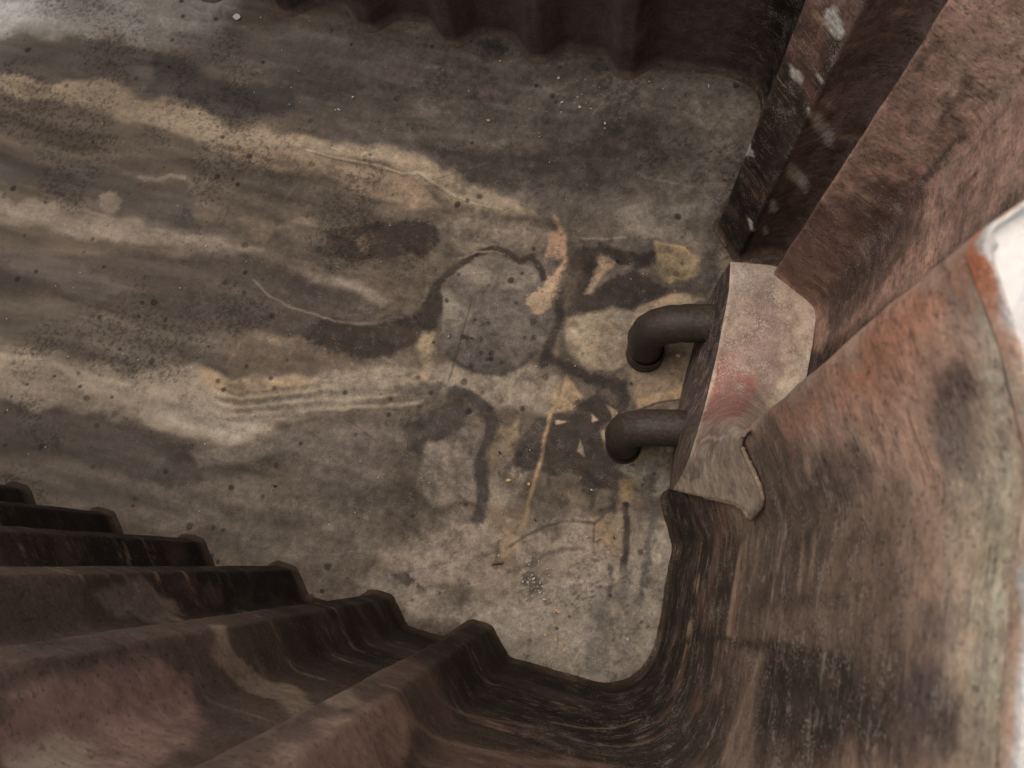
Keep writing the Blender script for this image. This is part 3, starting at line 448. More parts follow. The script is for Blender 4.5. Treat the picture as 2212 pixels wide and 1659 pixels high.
["p",[[-7,419],[-4,437],[44,453],[106,493],[131,413],[114,385],[28,338],[-6,379]],[118,101,80],6,8,88,60,0],
["p",[[19,360],[50,376],[106,405],[112,380],[55,353],[22,328]],[144,118,85],4,6,85,60,0],
["l",[[25,333],[55,356],[83,370],[115,382]],[60,48,40],3,3,92,40,5],
["p",[[-136,370],[-92,336],[-95,306],[-145,285],[-142,319]],[154,127,92],4,5,94,40,0],
["p",[[-99,322],[-59,353],[-8,325],[-35,273],[-22,237],[26,214],[58,210],[52,170],[9,158],[-36,154],[-74,179],[-108,158],[-178,152],[-202,153],[-190,197],[-174,270],[-143,290],[-98,289]],[60,51,47],6,12,94,90,0],
["p",[[-41,330],[-14,323],[-16,308],[-4,322],[15,327],[-18,302]],[148,124,94],3,4,90,40,0],
["p",[[-66,304],[-48,294],[-58,287]],[166,144,112],2,3,90,30,0],
["p",[[-136,271],[-109,274],[-130,263]],[158,134,100],2,3,90,30,0],
["p",[[-74,245],[-57,213],[-74,219]],[130,116,98],2,3,85,30,0],
["p",[[-35,273],[-17,278],[-2,234],[33,219],[112,241],[113,272],[55,257],[8,225],[-18,238]],[138,120,90],4,7,85,60,0],
["p",[[16,211],[108,259],[138,193],[108,162],[45,199]],[118,112,102],7,10,80,80,0],
["p",[[67,205],[97,209],[98,171],[74,176]],[64,58,54],8,10,75,90,0],
["p",[[-79,139],[-35,150],[-20,120],[-56,110]],[124,108,84],5,8,80,60,0],
["l",[[-79,198],[-36,170],[15,166],[53,182]],[58,48,43],6,8,85,60,15],
["l",[[18,169],[22,123],[-7,100]],[62,52,46],6,8,80,60,15],
["l",[[-29,156],[-15,114]],[70,60,54],6,8,75,60,11],
["p",[[25,186],[57,198],[58,133],[32,126]],[120,98,64],6,8,70,60,0],
["p",[[-252,229],[-228,233],[-216,263],[-201,222],[-204,189],[-233,121],[-252,152],[-249,197]],[130,112,85],7,10,88,60,0],
["p",[[-204,189],[-227,127],[-233,93],[-217,63],[-176,74],[-161,148],[-195,155]],[124,112,98],7,10,80,60,0],
["l",[[-361,280],[-318,274],[-280,259],[-261,235],[-263,198],[-274,150],[-253,120],[-239,84],[-238,53],[-239,29]],[64,56,54],5,7,88,50,25],
["p",[[-391,156],[-353,170],[-316,212],[-270,220],[-270,180],[-278,137],[-260,102],[-253,65],[-336,30],[-380,54]],[118,107,97],5,10,85,60,0],
["p",[[-452,177],[-408,213],[-349,266],[-310,247],[-319,208],[-355,174],[-388,161],[-392,119],[-416,129]],[64,56,52],9,12,88,90,0],
["p",[[-322,244],[-283,238],[-268,217],[-298,221]],[130,114,95],3,5,70,50,0],
["l",[[-384,489],[-381,420],[-379,355],[-380,300]],[58,51,47],2,2,70,30,3],
["l",[[-410,234],[-402,153],[-391,91]],[70,62,57],2,3,50,30,3],
["l",[[-150,342],[-149,260],[-145,184],[-143,118],[-142,79],[-141,48]],[148,123,82],4,4,85,50,8],
["p",[[-174,270],[-153,267],[-146,184],[-162,152],[-198,154],[-190,197]],[70,61,56],8,10,80,90,0],
["p",[[-230,55],[-146,78],[-137,4],[-153,-50],[-182,-58],[-183,-1]],[122,102,74],14,14,70,60,0],
["p",[[-14,98],[48,108],[60,43],[21,47],[-1,60]],[138,112,78],14,12,75,60,0],
["l",[[47,138],[64,89],[72,42],[73,9]],[60,47,44],3,4,94,30,13],
["l",[[73,13],[84,-21],[94,-51]],[100,90,84],9,6,75,60,20],
["l",[[109,155],[112,80],[119,3],[117,-45]],[88,83,80],5,5,88,100,15],
["l",[[48,10],[58,-25],[61,-64]],[94,85,79],4,4,85,60,10],
["l",[[51,-63],[56,-120],[64,-182]],[112,104,98],10,6,70,30,41],
["l",[[110,-39],[115,-89],[118,-163]],[108,99,92],12,8,50,40,26],
["l",[[-158,-6],[-125,30],[-93,56],[-58,74],[0,86],[17,119]],[84,72,62],3,4,85,50,6],
["l",[[-3,86],[4,48],[17,58]],[84,72,64],2,3,85,40,4],
["l",[[-148,-56],[-124,-42],[-99,-20],[-78,1],[-44,19],[-12,30]],[88,78,70],5,5,75,60,8],
["l",[[-376,-127],[-308,-89],[-238,-55],[-173,-20]],[92,82,74],4,4,55,70,4],
["l",[[-62,13],[-109,-56],[-176,-135],[-215,-187]],[98,88,80],6,5,55,60,8],
["l",[[-183,-1],[-172,-52]],[76,66,58],5,5,75,70,6],
["l",[[-181,-50],[-163,-42]],[40,32,28],2,2,90,30,4],
["p",[[-124,-57],[-101,-43],[-66,-59],[-76,-77],[-103,-77]],[84,76,70],6,10,70,90,0],
["p",[[-379,-130],[-352,-113],[-326,-121],[-338,-141],[-369,-137]],[70,63,60],4,8,88,70,0],
["p",[[-324,-133],[-301,-129],[-296,-161],[-310,-160]],[70,63,60],3,8,80,90,0],
["p",[[-447,-158],[-373,-138],[-250,-148],[-210,-152],[-282,-172],[-384,-167],[-439,-183]],[128,116,104],8,10,70,40,0],
["l",[[-367,399],[-366,399]],[52,45,42],2,3,85,30,10],
["l",[[-357,401],[-356,401]],[52,45,42],2,3,85,30,7],
["l",[[-226,433],[-225,434]],[52,45,42],2,3,85,30,12],
["l",[[-246,431],[-245,431]],[52,45,42],2,3,85,30,7],
["l",[[-291,573],[-291,574]],[52,45,42],2,3,85,30,8],
["l",[[-428,536],[-428,536]],[52,45,42],2,3,85,30,8],
["l",[[-326,375],[-326,375]],[52,45,42],2,3,85,30,11],
["l",[[-306,380],[-305,380]],[52,45,42],2,3,85,30,11],
["l",[[-311,364],[-310,364]],[52,45,42],2,3,85,30,8],
["l",[[-279,364],[-279,364]],[52,45,42],2,3,85,30,8],
["l",[[-284,502],[-284,502]],[52,45,42],2,3,85,30,8],
["l",[[-411,263],[-410,263]],[52,45,42],2,3,85,30,11],
["l",[[-363,445],[-363,445]],[52,45,42],2,3,85,30,7],
["l",[[-270,52],[-269,52]],[52,45,42],2,3,85,30,9],
["l",[[-336,403],[-336,403]],[52,45,42],2,3,85,30,6],
["l",[[-344,341],[-343,341]],[52,45,42],2,3,85,30,8],
["l",[[-257,283],[-256,284]],[92,83,74],2,3,85,30,11],
["l",[[-180,355],[-180,355]],[92,83,74],2,3,85,30,14],
["l",[[-301,289],[-301,289]],[92,83,74],2,3,85,30,9],
["l",[[-188,330],[-187,330]],[92,83,74],2,3,85,30,7],
["l",[[-1054,171],[-1054,172]],[52,45,42],2,3,85,30,15],
["l",[[-1197,76],[-1196,76]],[52,45,42],2,3,85,30,9],
["l",[[-863,153],[-863,153]],[52,45,42],2,3,85,30,11],
["l",[[-781,-137],[-781,-137]],[52,45,42],2,3,85,30,11],
["l",[[-758,-136],[-757,-136]],[52,45,42],2,3,85,30,9],
["l",[[-747,252],[-747,252]],[52,45,42],2,3,85,30,7],
["l",[[-1113,72],[-1112,72]],[52,45,42],2,3,85,30,7],
["l",[[-950,205],[-950,206]],[52,45,42],2,3,85,30,5],
["l",[[-1265,84],[-1264,84]],[52,45,42],2,3,85,30,7],
["l",[[-1346,12],[-1346,13]],[52,45,42],2,3,85,30,6],
["l",[[-900,379],[-900,379]],[52,45,42],2,3,85,30,8],
["l",[[-869,421],[-869,421]],[52,45,42],2,3,85,30,8],
["l",[[-1144,360],[-1144,360]],[52,45,42],2,3,85,30,9],
["l",[[-1214,241],[-1214,241]],[52,45,42],2,3,85,30,11],
["l",[[-272,-134],[-272,-134]],[84,74,66],2,3,85,30,6],
["l",[[-297,-202],[-297,-202]],[84,74,66],2,3,85,30,8],
["l",[[-250,-209],[-249,-209]],[84,74,66],2,3,85,30,11],
["l",[[-237,-208],[-236,-208]],[84,74,66],2,3,85,30,5],
["l",[[-224,-204],[-223,-204]],[84,74,66],2,3,85,30,10],
["l",[[-323,-163],[-322,-163]],[84,74,66],2,3,85,30,7],
["l",[[122,-25],[122,-25]],[84,74,66],2,3,85,30,8],
["l",[[132,-76],[132,-76]],[84,74,66],2,3,85,30,7],
["l",[[146,-82],[147,-82]],[84,74,66],2,3,85,30,5],
["l",[[-453,888],[-452,888]],[58,50,47],2,3,85,30,2],
["l",[[-501,1118],[-500,1118]],[58,50,47],2,3,85,30,8],
["l",[[-339,1093],[-339,1093]],[58,50,47],2,3,85,30,11],
["l",[[-39,1081],[-39,1081]],[58,50,47],2,3,85,30,7],
["l",[[-20,1091],[-20,1091]],[58,50,47],2,3,85,30,2],
["l",[[54,1095],[54,1095]],[58,50,47],2,3,85,30,6]]
WALL_LAYERS = [
["p",[[5083,-20],[8224,-20],[8224,1300],[5083,1300]],[90,78,76],60,40,85,30,0],
["p",[[156,620],[3136,620],[3136,1300],[156,1300]],[92,78,66],110,60,88,40,0],
["p",[[4064,-108],[3763,1090],[3757,1236],[3756,1306],[3743,1305],[3549,1267],[3477,973],[3431,796],[3590,803]],[150,126,108],20,20,85,60,0],
["p",[[3678,677],[3682,1023],[3657,1136],[3607,1188],[3531,1195],[3431,796],[3540,748]],[90,76,64],30,30,80,60,0],
["p",[[3731,1118],[3737,1223],[3730,1298],[3659,1254],[3662,1194],[3692,1122]],[192,150,124],30,25,80,60,0],
["p",[[3675,1206],[3686,1268],[3549,1270],[3543,1245],[3588,1221]],[232,180,150],25,30,85,50,0],
["p",[[3749,1233],[3750,1279],[3730,1298],[3695,1274],[3713,1260],[3730,1247]],[202,158,131],14,16,80,50,0],
["p",[[3753,841],[3759,974],[3757,1053],[3731,978],[3669,965],[3659,760],[3725,744]],[66,57,51],14,20,75,70,0],
["p",[[3748,1090],[3749,1173],[3750,1233],[3751,1283],[3755,1304],[3748,1293],[3741,1236],[3732,1171],[3731,1118]],[182,112,74],10,20,85,50,0],
["p",[[3746,1116],[3746,1163],[3737,1182],[3731,1142],[3736,1106]],[160,112,60],6,14,85,60,0],
["p",[[3711,1223],[3708,1235],[3692,1241],[3668,1229],[3666,1201],[3685,1198]],[70,66,68],8,24,80,90,0],
["p",[[3706,1026],[3701,1099],[3684,1115],[3664,1085],[3663,1009],[3678,947]],[66,57,52],10,24,75,80,0],
["p",[[3658,781],[3669,965],[3639,1015],[3598,987],[3578,830]],[74,63,55],14,24,70,80,0],
["p",[[3560,910],[3566,1080],[3566,1159],[3551,1190],[3529,1185],[3460,903],[3518,849]],[42,35,33],20,30,92,60,0],
["p",[[3577,1156],[3587,1212],[3571,1236],[3547,1244],[3536,1213],[3551,1190]],[66,60,61],10,26,85,90,0],
["p",[[3598,1190],[3602,1218],[3589,1225],[3582,1203]],[90,82,80],8,18,70,90,0],
["l",[[3636,676],[3543,679]],[160,136,112],5,6,75,110,26],
["l",[[3656,709],[3605,699]],[160,136,112],5,6,70,110,8],
["l",[[3667,571],[3631,577]],[160,136,112],5,6,60,110,6],
["l",[[3677,609],[3637,602]],[160,136,112],5,6,60,110,6],
["l",[[3580,601],[3525,601]],[160,136,112],5,6,60,110,6],
["l",[[3640,942],[3600,954]],[160,136,112],5,6,60,110,10],
["l",[[3647,971],[3615,979]],[160,136,112],5,6,55,110,10],
["l",[[3621,893],[3583,905]],[160,136,112],5,6,50,110,6],
["l",[[3642,1170],[3595,1180]],[160,136,112],5,6,60,110,8],
["l",[[3600,1174],[3573,1177]],[160,136,112],5,6,55,110,10],
["l",[[3671,880],[3634,870],[3592,862],[3550,847],[3505,818],[3456,786],[3431,796]],[150,132,112],2,3,80,80,5],
["l",[[3524,312],[3537,639],[3555,897],[3561,1003],[3564,1089]],[44,36,33],3,6,85,60,10],
["l",[[3594,892],[3600,986],[3602,1076]],[60,50,45],4,8,60,80,9],
["l",[[3747,1251],[3727,1262],[3710,1270],[3694,1269],[3669,1253],[3629,1251],[3547,1258]],[132,100,92],3,4,70,40,7],
["l",[[3670,1205],[3647,1212],[3619,1215]],[156,138,122],5,8,60,100,12],
["l",[[3576,1221],[3593,1224],[3609,1217]],[156,140,126],3,10,65,90,8],
["p",[[3758,910],[3758,1095],[3757,1236],[3756,1306],[3743,1305],[3730,1247],[3718,1173],[3717,1059],[3726,943]],[172,118,90],18,30,70,60,0],
["p",[[3740,1271],[3736,1302],[3668,1258],[3670,1242],[3709,1258]],[235,195,170],14,24,75,50,0],
["p",[[3672,1231],[3676,1261],[3549,1270],[3545,1252],[3610,1238]],[240,194,164],14,26,75,60,0],
["p",[[4483,59],[4280,944],[4268,1109],[3759,1390],[4070,946],[4065,735],[4102,293],[4247,217]],[176,138,122],16,16,85,40,0],
["p",[[4282,295],[4470,227],[4224,649],[4178,708],[4155,576],[4123,384],[4198,262]],[100,74,67],20,24,85,60,0],
["p",[[4254,636],[4210,709],[4188,713],[4156,703],[4177,555],[4236,533],[4254,597]],[80,62,57],6,16,80,90,0],
["p",[[4193,321],[4192,584],[4174,666],[4126,728],[4110,588],[4094,374]],[58,46,43],12,18,75,70,0],
["p",[[4259,911],[4242,1015],[4175,993],[4181,881],[4218,835],[4232,743]],[214,168,148],25,25,80,40,0],
["l",[[4195,714],[4194,747],[4195,806],[4193,819]],[72,58,54],2,4,85,50,9],
["l",[[4168,813],[4177,871],[4178,904]],[108,84,78],2,4,70,40,6],
["l",[[4133,797],[4139,847]],[84,66,60],2,4,70,50,6],
["l",[[4194,714],[4156,703]],[66,52,48],3,4,70,50,7],
["l",[[4220,812],[4221,825]],[74,62,60],3,5,80,60,9],
["l",[[4221,833],[4222,846]],[74,62,60],3,5,80,60,12],
["l",[[4219,857],[4220,868]],[74,62,60],3,5,80,60,10],
["l",[[4223,880],[4224,891]],[74,62,60],3,5,80,60,9],
["l",[[4231,844],[4232,856]],[74,62,60],3,5,80,60,6],
["l",[[4470,646],[4470,661]],[74,62,60],3,5,80,60,11],
["l",[[4271,859],[4271,871]],[74,62,60],3,5,80,60,8],
["l",[[4197,883],[4199,894]],[74,62,60],3,5,80,60,6],
["l",[[4190,929],[4191,938]],[74,62,60],3,5,80,60,6],
["l",[[4214,800],[4215,813]],[74,62,60],3,5,80,60,7],
["l",[[4207,821],[4209,834]],[74,62,60],3,5,80,60,7],
["p",[[4569,-7],[4578,803],[4471,789],[4286,597],[4470,-19]],[112,95,91],14,14,80,50,0],
["p",[[4578,788],[4475,770],[4471,555],[4508,450],[4562,527]],[128,110,104],20,18,75,50,0],
["p",[[4629,720],[4617,736],[4597,728],[4582,723],[4585,703],[4606,696],[4624,699]],[240,220,190],2,8,96,50,0],
["p",[[4587,566],[4564,548],[4508,450],[4501,419],[4518,435],[4576,536]],[240,220,190],2,8,96,50,0],
["p",[[4570,410],[4531,346],[4504,299],[4501,260],[4534,310],[4564,372]],[240,220,190],2,8,96,50,0],
["p",[[4576,282],[4558,257],[4536,207],[4542,192],[4562,233]],[240,220,190],2,8,96,50,0],
["p",[[4600,165],[4584,173],[4567,135],[4579,144]],[240,220,190],2,8,96,50,0],
["p",[[4556,146],[4543,130],[4527,87],[4538,90]],[240,220,190],2,8,96,50,0],
["p",[[4647,586],[4632,593],[4615,592],[4619,576],[4639,568]],[240,220,190],2,8,96,50,0],
["p",[[4599,622],[4585,630],[4577,622],[4587,617]],[240,220,190],2,8,96,50,0],
["p",[[5012,-189],[4660,351],[4641,333],[4656,318]],[240,220,190],2,8,96,50,0],
["p",[[4569,586],[4551,562],[4533,533],[4545,541]],[240,220,190],2,8,96,50,0],
["p",[[2840,1093],[2819,1058],[2816,1011],[2824,892],[2849,843],[2897,899],[2926,1022],[2868,1107]],[178,140,124],9,24,85,70,0],
["p",[[2822,1085],[2819,1038],[2823,1023],[2827,1042],[2826,1087]],[198,160,140],4,14,80,60,0],
["p",[[2860,1102],[2853,1074],[2868,1013],[2897,1057],[2868,1107]],[206,180,152],5,20,80,60,0],
["p",[[3047,1097],[3042,962],[3058,792],[3094,762],[3118,889],[3056,1117]],[180,146,128],8,22,75,70,0],
["p",[[2789,750],[2795,728],[2832,747],[2860,701],[2901,675],[3033,843],[3049,866],[3036,921],[2911,754],[2860,772],[2827,791]],[158,138,114],4,12,90,90,0],
["p",[[2574,686],[2558,576],[2595,518],[2634,526],[2629,590],[2607,658]],[128,114,99],5,16,85,90,0],
["p",[[2587,549],[2596,506],[2620,504],[2609,528]],[150,134,112],3,10,75,90,0],
["l",[[3041,770],[3063,764],[3094,762],[3129,710],[3199,680]],[146,124,100],3,6,75,90,7],
["l",[[3042,618],[3085,639],[3125,560],[3214,508]],[130,110,88],3,6,65,90,6],
["l",[[3051,306],[3100,330],[3143,278]],[120,102,82],3,5,70,90,5],
["l",[[3236,444],[3309,400],[3365,369]],[150,130,106],3,6,70,110,7],
["l",[[3129,710],[3201,699],[3278,627]],[140,118,94],5,8,60,110,16]]
HOOD_LAYERS = [["p",[[470,0],[690,0],[700,200],[660,380],[600,520],[520,600],[480,400]],[140,80,68],40,40,96,40,0],["p",[[290,80],[430,60],[440,300],[400,440],[310,380]],[122,84,74],30,50,85,60,0],["p",[[620,100],[770,100],[810,500],[720,720],[620,600]],[132,106,98],80,80,70,60,0],["p",[[790,350],[880,330],[900,500],[800,560]],[110,92,90],40,60,75,60,0],["p",[[0,0],[180,0],[270,300],[290,700],[220,1000],[0,1000]],[166,149,122],60,60,85,40,0],["p",[[130,80],[240,90],[240,260],[150,250]],[90,74,70],30,70,75,80,0],["p",[[910,0],[1000,0],[1000,1000],[940,900],[910,500]],[136,125,114],50,40,75,30,0],["p",[[600,700],[780,760],[910,720],[910,860],[720,900],[580,860]],[158,141,118],50,60,75,40,0],["p",[[380,560],[450,620],[480,860],[390,900],[350,700]],[152,134,106],50,60,75,40,0],["p",[[0,955],[1000,955],[1000,1010],[0,1010]],[96,84,74],50,40,70,60,0],["l",[[372,120],[376,320],[384,420],[400,560],[430,570]],[176,158,136],6,20,80,30,14],["l",[[330,40],[325,180],[315,300]],[160,144,126],16,30,75,80,34],["l",[[0,0],[1000,0]],[164,146,126],16,20,75,60,50],["p",[[560,880],[1000,880],[1000,960],[560,960]],[162,146,126],30,40,70,60,0],["l",[[0,0],[0,1000]],[70,60,50],16,10,75,40,24]]

# ------------------------------------------------------------------ floor
def build_floor():
    st = 0.0025
    xs = np.concatenate([np.arange(-2.85, -1.95, 0.006), np.arange(-1.95, 0.345, st)])
    ys = np.arange(-0.245, 1.178, st)
    X, Y = np.meshgrid(xs, ys, indexing='ij')
    P = np.stack([X.ravel(), Y.ravel()], 1).astype(np.float32)
    P3 = np.column_stack([P, np.zeros(len(P), np.float32)]).astype(np.float32)
    W1 = fbm(P3, 22, 5, 3) - 0.5
    W2 = fbm(P3, 22, 5, 17) - 0.5
    N = fbm(P3, 130, 3, 29, 0.8)
    big = fbm(P3, 3.2, 4, 41)
    mid = fbm(P3, 13, 5, 53)
    # flow streaks that run along the tank and bend towards the drain
    flow = P3.copy()
    flow[:, 1] += 0.10 * (fbm(P3, 2.0, 2, 61) - 0.5)
    flow[:, 0] *= 0.16
    stre = fbm(flow, 34, 5, 71)
    BR = mid
    base = alb((92, 83, 74))
    col = np.tile(base, (len(P), 1))
    col *= (0.80 + 0.55 * (big - 0.2))[:, None]
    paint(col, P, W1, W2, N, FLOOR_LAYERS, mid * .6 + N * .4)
    left = sstep(-0.1, -0.7, P[:, 0])
    col *= (1 + (stre - 0.5) * (0.35 + 0.75 * left))[:, None]
    # ragged islands of worn coating and fine scratches
    wp = P3.copy(); wp[:, 0] += W1 * .06; wp[:, 1] += W2 * .06
    isl = fbm(wp, 26, 5, 113, .6)
    right = sstep(-1.0, -.3, P[:, 0])
    col *= (1 + right * (.09 * sstep(.545, .56, isl) - .12 * sstep(.43, .415, isl)))[:, None]
    isl2 = fbm(wp + 5.0, 60, 4, 117, .65)
    col *= (1 + right * (.10 * sstep(.57, .585, isl2) - .14 * sstep(.40, .385, isl2)))[:, None]
    for _ in range(70):
        sx, sy, sa = rng.uniform(-.9, .15), rng.uniform(-.2, 1.1), rng.choice([.35, 1.25, -.2]) + rng.normal(0, .15)
        sl = rng.uniform(.03, .16)
        e = np.array([math.cos(sa), math.sin(sa)]) * sl
        sel = np.nonzero((np.abs(P[:, 0] - sx - e[0] / 2) < sl) & (np.abs(P[:, 1] - sy - e[1] / 2) < sl))[0]
        dd = sd_path(P[sel] + np.column_stack([W1[sel], W2[sel]]) * .01, [(sx, sy), (sx + e[0], sy + e[1])], .0012)
        col[sel] *= (1 + rng.choice([-.22, .25]) * sstep(.0022, 0, dd) * (BR[sel] > .45))[:, None]
    near_l = 1 - .75 * sstep(-.6, -1.5, P[:, 0])
    col *= (1 + (mid - 0.5) * 0.6 * near_l)[:, None]
    col *= (1 + (N - 0.5) * 0.42 * near_l)[:, None]
    # pitting freckles gathered in clouds
    fr = fbm(P3, 150, 3, 83, 0.8)
    cloud = sstep(0.53, 0.70, fbm(P3, 5.5, 4, 97))
    col *= (1 - 0.38 * cloud * sstep(0.5, 0.62, fr))[:, None]
    col *= np.array([.90, .89, .84])
    # drip spots
    n = 520
    cx = rng.uniform(-1.9, 0.17, n); cy = rng.uniform(-0.22, 1.15, n)
    cr = 0.0018 + 0.0065 * rng.random(n) ** 3.5
    for x, y, r in zip(cx, cy, cr):
        ix0, ix1 = np.searchsorted(xs, [x - 2 * r - .004, x + 2 * r + .004])
        iy0, iy1 = np.searchsorted(ys, [y - 2 * r - .004, y + 2 * r + .004])
        if ix1 <= ix0 or iy1 <= iy0:
            continue
        idx = (np.arange(ix0, ix1)[:, None] * len(ys) + np.arange(iy0, iy1)[None, :]).ravel()
        dd = np.hypot(P[idx, 0] + W1[idx] * .006 - x, P[idx, 1] + W2[idx] * .006 - y)
        a = sstep(r + .0015, r - .0015, dd) * rng.uniform(.35, .7)
        col[idx] *= (1 - a)[:, None]
    lv = np.maximum(col.mean(1), 1e-3)
    col *= ((lv / 0.20) ** 0.34)[:, None]
    lv = np.maximum(col.mean(1), 1e-3)
    col *= (np.where(lv > .22, .22 + (lv - .22) * .62, lv) / lv)[:, None]
    lum = col.mean(1)
    z = (W1 * 0.004 + (mid - .5) * 0.003 + (N - .5) * 0.0012 + np.clip(lum, 0, .5) * 0.004).astype(np.float32)
    V = np.column_stack([P, z])
    o = new_mesh('tank_floor', V, grid_faces(len(xs), len(ys)), M_floor, None, np.clip(col, 0.004, 0.8), grain=near_l)
    o['kind'] = 'structure'
    return o

build_floor()

# ------------------------------------------------------------------ tank walls
tank = empty('tank', (-1.2, 0.46, 0))
tag(tank, 'deep open ribbed tank of rusty red painted sheet seen from above', 'tank')

def build_walls():
    # resample the outline at an even step
    Pn = np.vstack([OUT, OUT[:1]])
    seg = np.hypot(*np.diff(Pn, axis=0).T)
    U = np.concatenate([[0], np.cumsum(seg)])
    total = U[-1]
    step = 0.0055
    keys = U
    us = [0.0]
    fineu = []
    for a, b in zip(U[:-1], U[1:]):
        mx = 0.5 * (np.interp(a, U, Pn[:, 0]) + np.interp(b, U, Pn[:, 0]))
        s = 0.03 if mx < -1.9 else step
        n = max(1, int(round((b - a) / s)))
        fineu += list(a + (b - a) * np.arange(n) / n)
    us = np.array(fineu)
    px = np.interp(us, U, Pn[:, 0]); py = np.interp(us, U, Pn[:, 1])
    # inward normal (outline runs counter-clockwise)
    tx = np.roll(px, -1) - np.roll(px, 1); ty = np.roll(py, -1) - np.roll(py, 1)
    ln = np.hypot(tx, ty); nx, ny = -ty / ln, tx / ln
    zs = np.concatenate([[-0.012, 0.0, 0.003, 0.007, 0.012, 0.018, 0.025], np.arange(0.032, Z_RIM - 0.012, 0.0065), [Z_RIM - 0.010]])
    nu, nz = len(us), len(zs)
    cove = 0.011 * np.clip(1 - zs / 0.022, 0, 1) ** 2
    UU, ZZ = np.meshgrid(us, zs, indexing='ij')
    X = px[:, None] + nx[:, None] * cove[None, :]
    Y = py[:, None] + ny[:, None] * cove[None, :]
    P3 = np.stack([X.ravel(), Y.ravel(), ZZ.ravel()], 1).astype(np.float32)
    Q = np.stack([UU.ravel(), ZZ.ravel()], 1).astype(np.float32)
    W1 = fbm(P3, 24, 5, 3) - 0.5
    W2 = fbm(P3, 24, 5, 19) - 0.5
    N = fbm(P3, 95, 4, 31, 0.75)
    big = fbm(P3, 4.0, 4, 43)
    mid = fbm(P3, 16, 5, 57)
    hz = P3.copy(); hz[:, :2] *= 0.09
    lines = fbm(hz, 46, 5, 77, 0.7)
    vt = P3.copy(); vt[:, 2] *= 0.10
    runs = fbm(vt, 40, 4, 87)
    z = Q[:, 1]
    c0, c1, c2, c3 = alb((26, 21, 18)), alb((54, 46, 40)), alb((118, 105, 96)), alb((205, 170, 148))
    col = np.tile(c0, (len(Q), 1))  # near-black towards the floor: soot, with deep base shade painted in
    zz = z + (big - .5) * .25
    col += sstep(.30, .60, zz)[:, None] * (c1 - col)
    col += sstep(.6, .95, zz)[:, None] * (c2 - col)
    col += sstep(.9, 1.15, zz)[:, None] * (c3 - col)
    # red primer showing through
    red = sstep(.52, .68, mid * .6 + big * .4 + .08 * sstep(.3, 1.0, z)) * sstep(.15, .6, z)
    col += (red * .55)[:, None] * (alb((124, 95, 86)) - col)
    dark = sstep(.56, .70, fbm(P3, 9, 5, 101))
    col += (dark * .7)[:, None] * (alb((62, 54, 51)) - col)
    paint(col, Q, W1, W2, N, WALL_LAYERS)
    foot = sstep(.030, .012, z + (N - .5) * .02)  # paler foot band: dust, plus light caught by the cove, painted in
    col += (foot * .12)[:, None] * (alb((112, 96, 76)) - col)
    # pale tide lines that follow the wall at constant height
    tide = sstep(.60, .74, lines) * sstep(.12, .35, z) * sstep(1.0, .7, z)
    col += (tide * .55 * sstep(.42, .60, fbm(P3, 45, 4, 137, .75)))[:, None] * (alb((168, 148, 122)) - col)
    col *= (1 + (lines - .5) * .5 * sstep(.35, .6, fbm(P3, 30, 4, 131)))[:, None]
    col *= (1 + (runs - .5) * .35)[:, None]
    col *= (1 + (mid - .5) * .7)[:, None]
    col *= (1 + (N - .5) * .6 * (.4 + .6 * sstep(-.15, .08, P3[:, 0])))[:, None]
    col *= np.array([1.06, 1.0, .90])
    col = np.clip(col, .006, .75)
    # slight dents and scale on the sheet
    amp = ((mid - .5) * .004 + (N - .5) * .0012) * np.clip(z / .05, 0, 1)
    endw = sstep(-.30, -.05, P3[:, 0]) * sstep(.6, .3, P3[:, 1])
    for zc, hw, dp in ((.055, .014, .005), (.120, .020, .006), (.215, .024, .006), (.36, .02, .003)):
        amp = amp + endw * dp * np.exp(-((z - zc + (big - .5) * .03) / hw) ** 2)
    NX = np.repeat(nx, nz); NY = np.repeat(ny, nz)
    V = P3.copy()
    V[:, 0] += NX * amp; V[:, 1] += NY * amp
    V[:, 2] *= np.repeat(rim_z(px, py) / Z_RIM, nz)
    V = V.reshape(nu, nz, 3); col = col.reshape(nu, nz, 3)
    grain = (.30 + .70 * sstep(-.15, .08, P3[:, 0])) * (.45 + .55 * sstep(.05, .5, z))
    grain = grain.reshape(nu, nz)
    # split into sheets, ribs and corner pieces, butted on their flat strips
    cuts = CUTS
    names = []
    for (u0, u1, nm) in cuts:
        i0 = int(np.searchsorted(us, u0 - 1e-6)); i1 = int(np.searchsorted(us, u1 - 1e-6))
        ids = np.arange(i0, i1 + 1) % nu
        if len(ids) < 2:
            continue
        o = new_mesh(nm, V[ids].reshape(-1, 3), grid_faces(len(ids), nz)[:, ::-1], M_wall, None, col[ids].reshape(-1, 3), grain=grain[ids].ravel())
        keep_world(o, tank)
        names.append(nm)
    return us, px, py, nx, ny

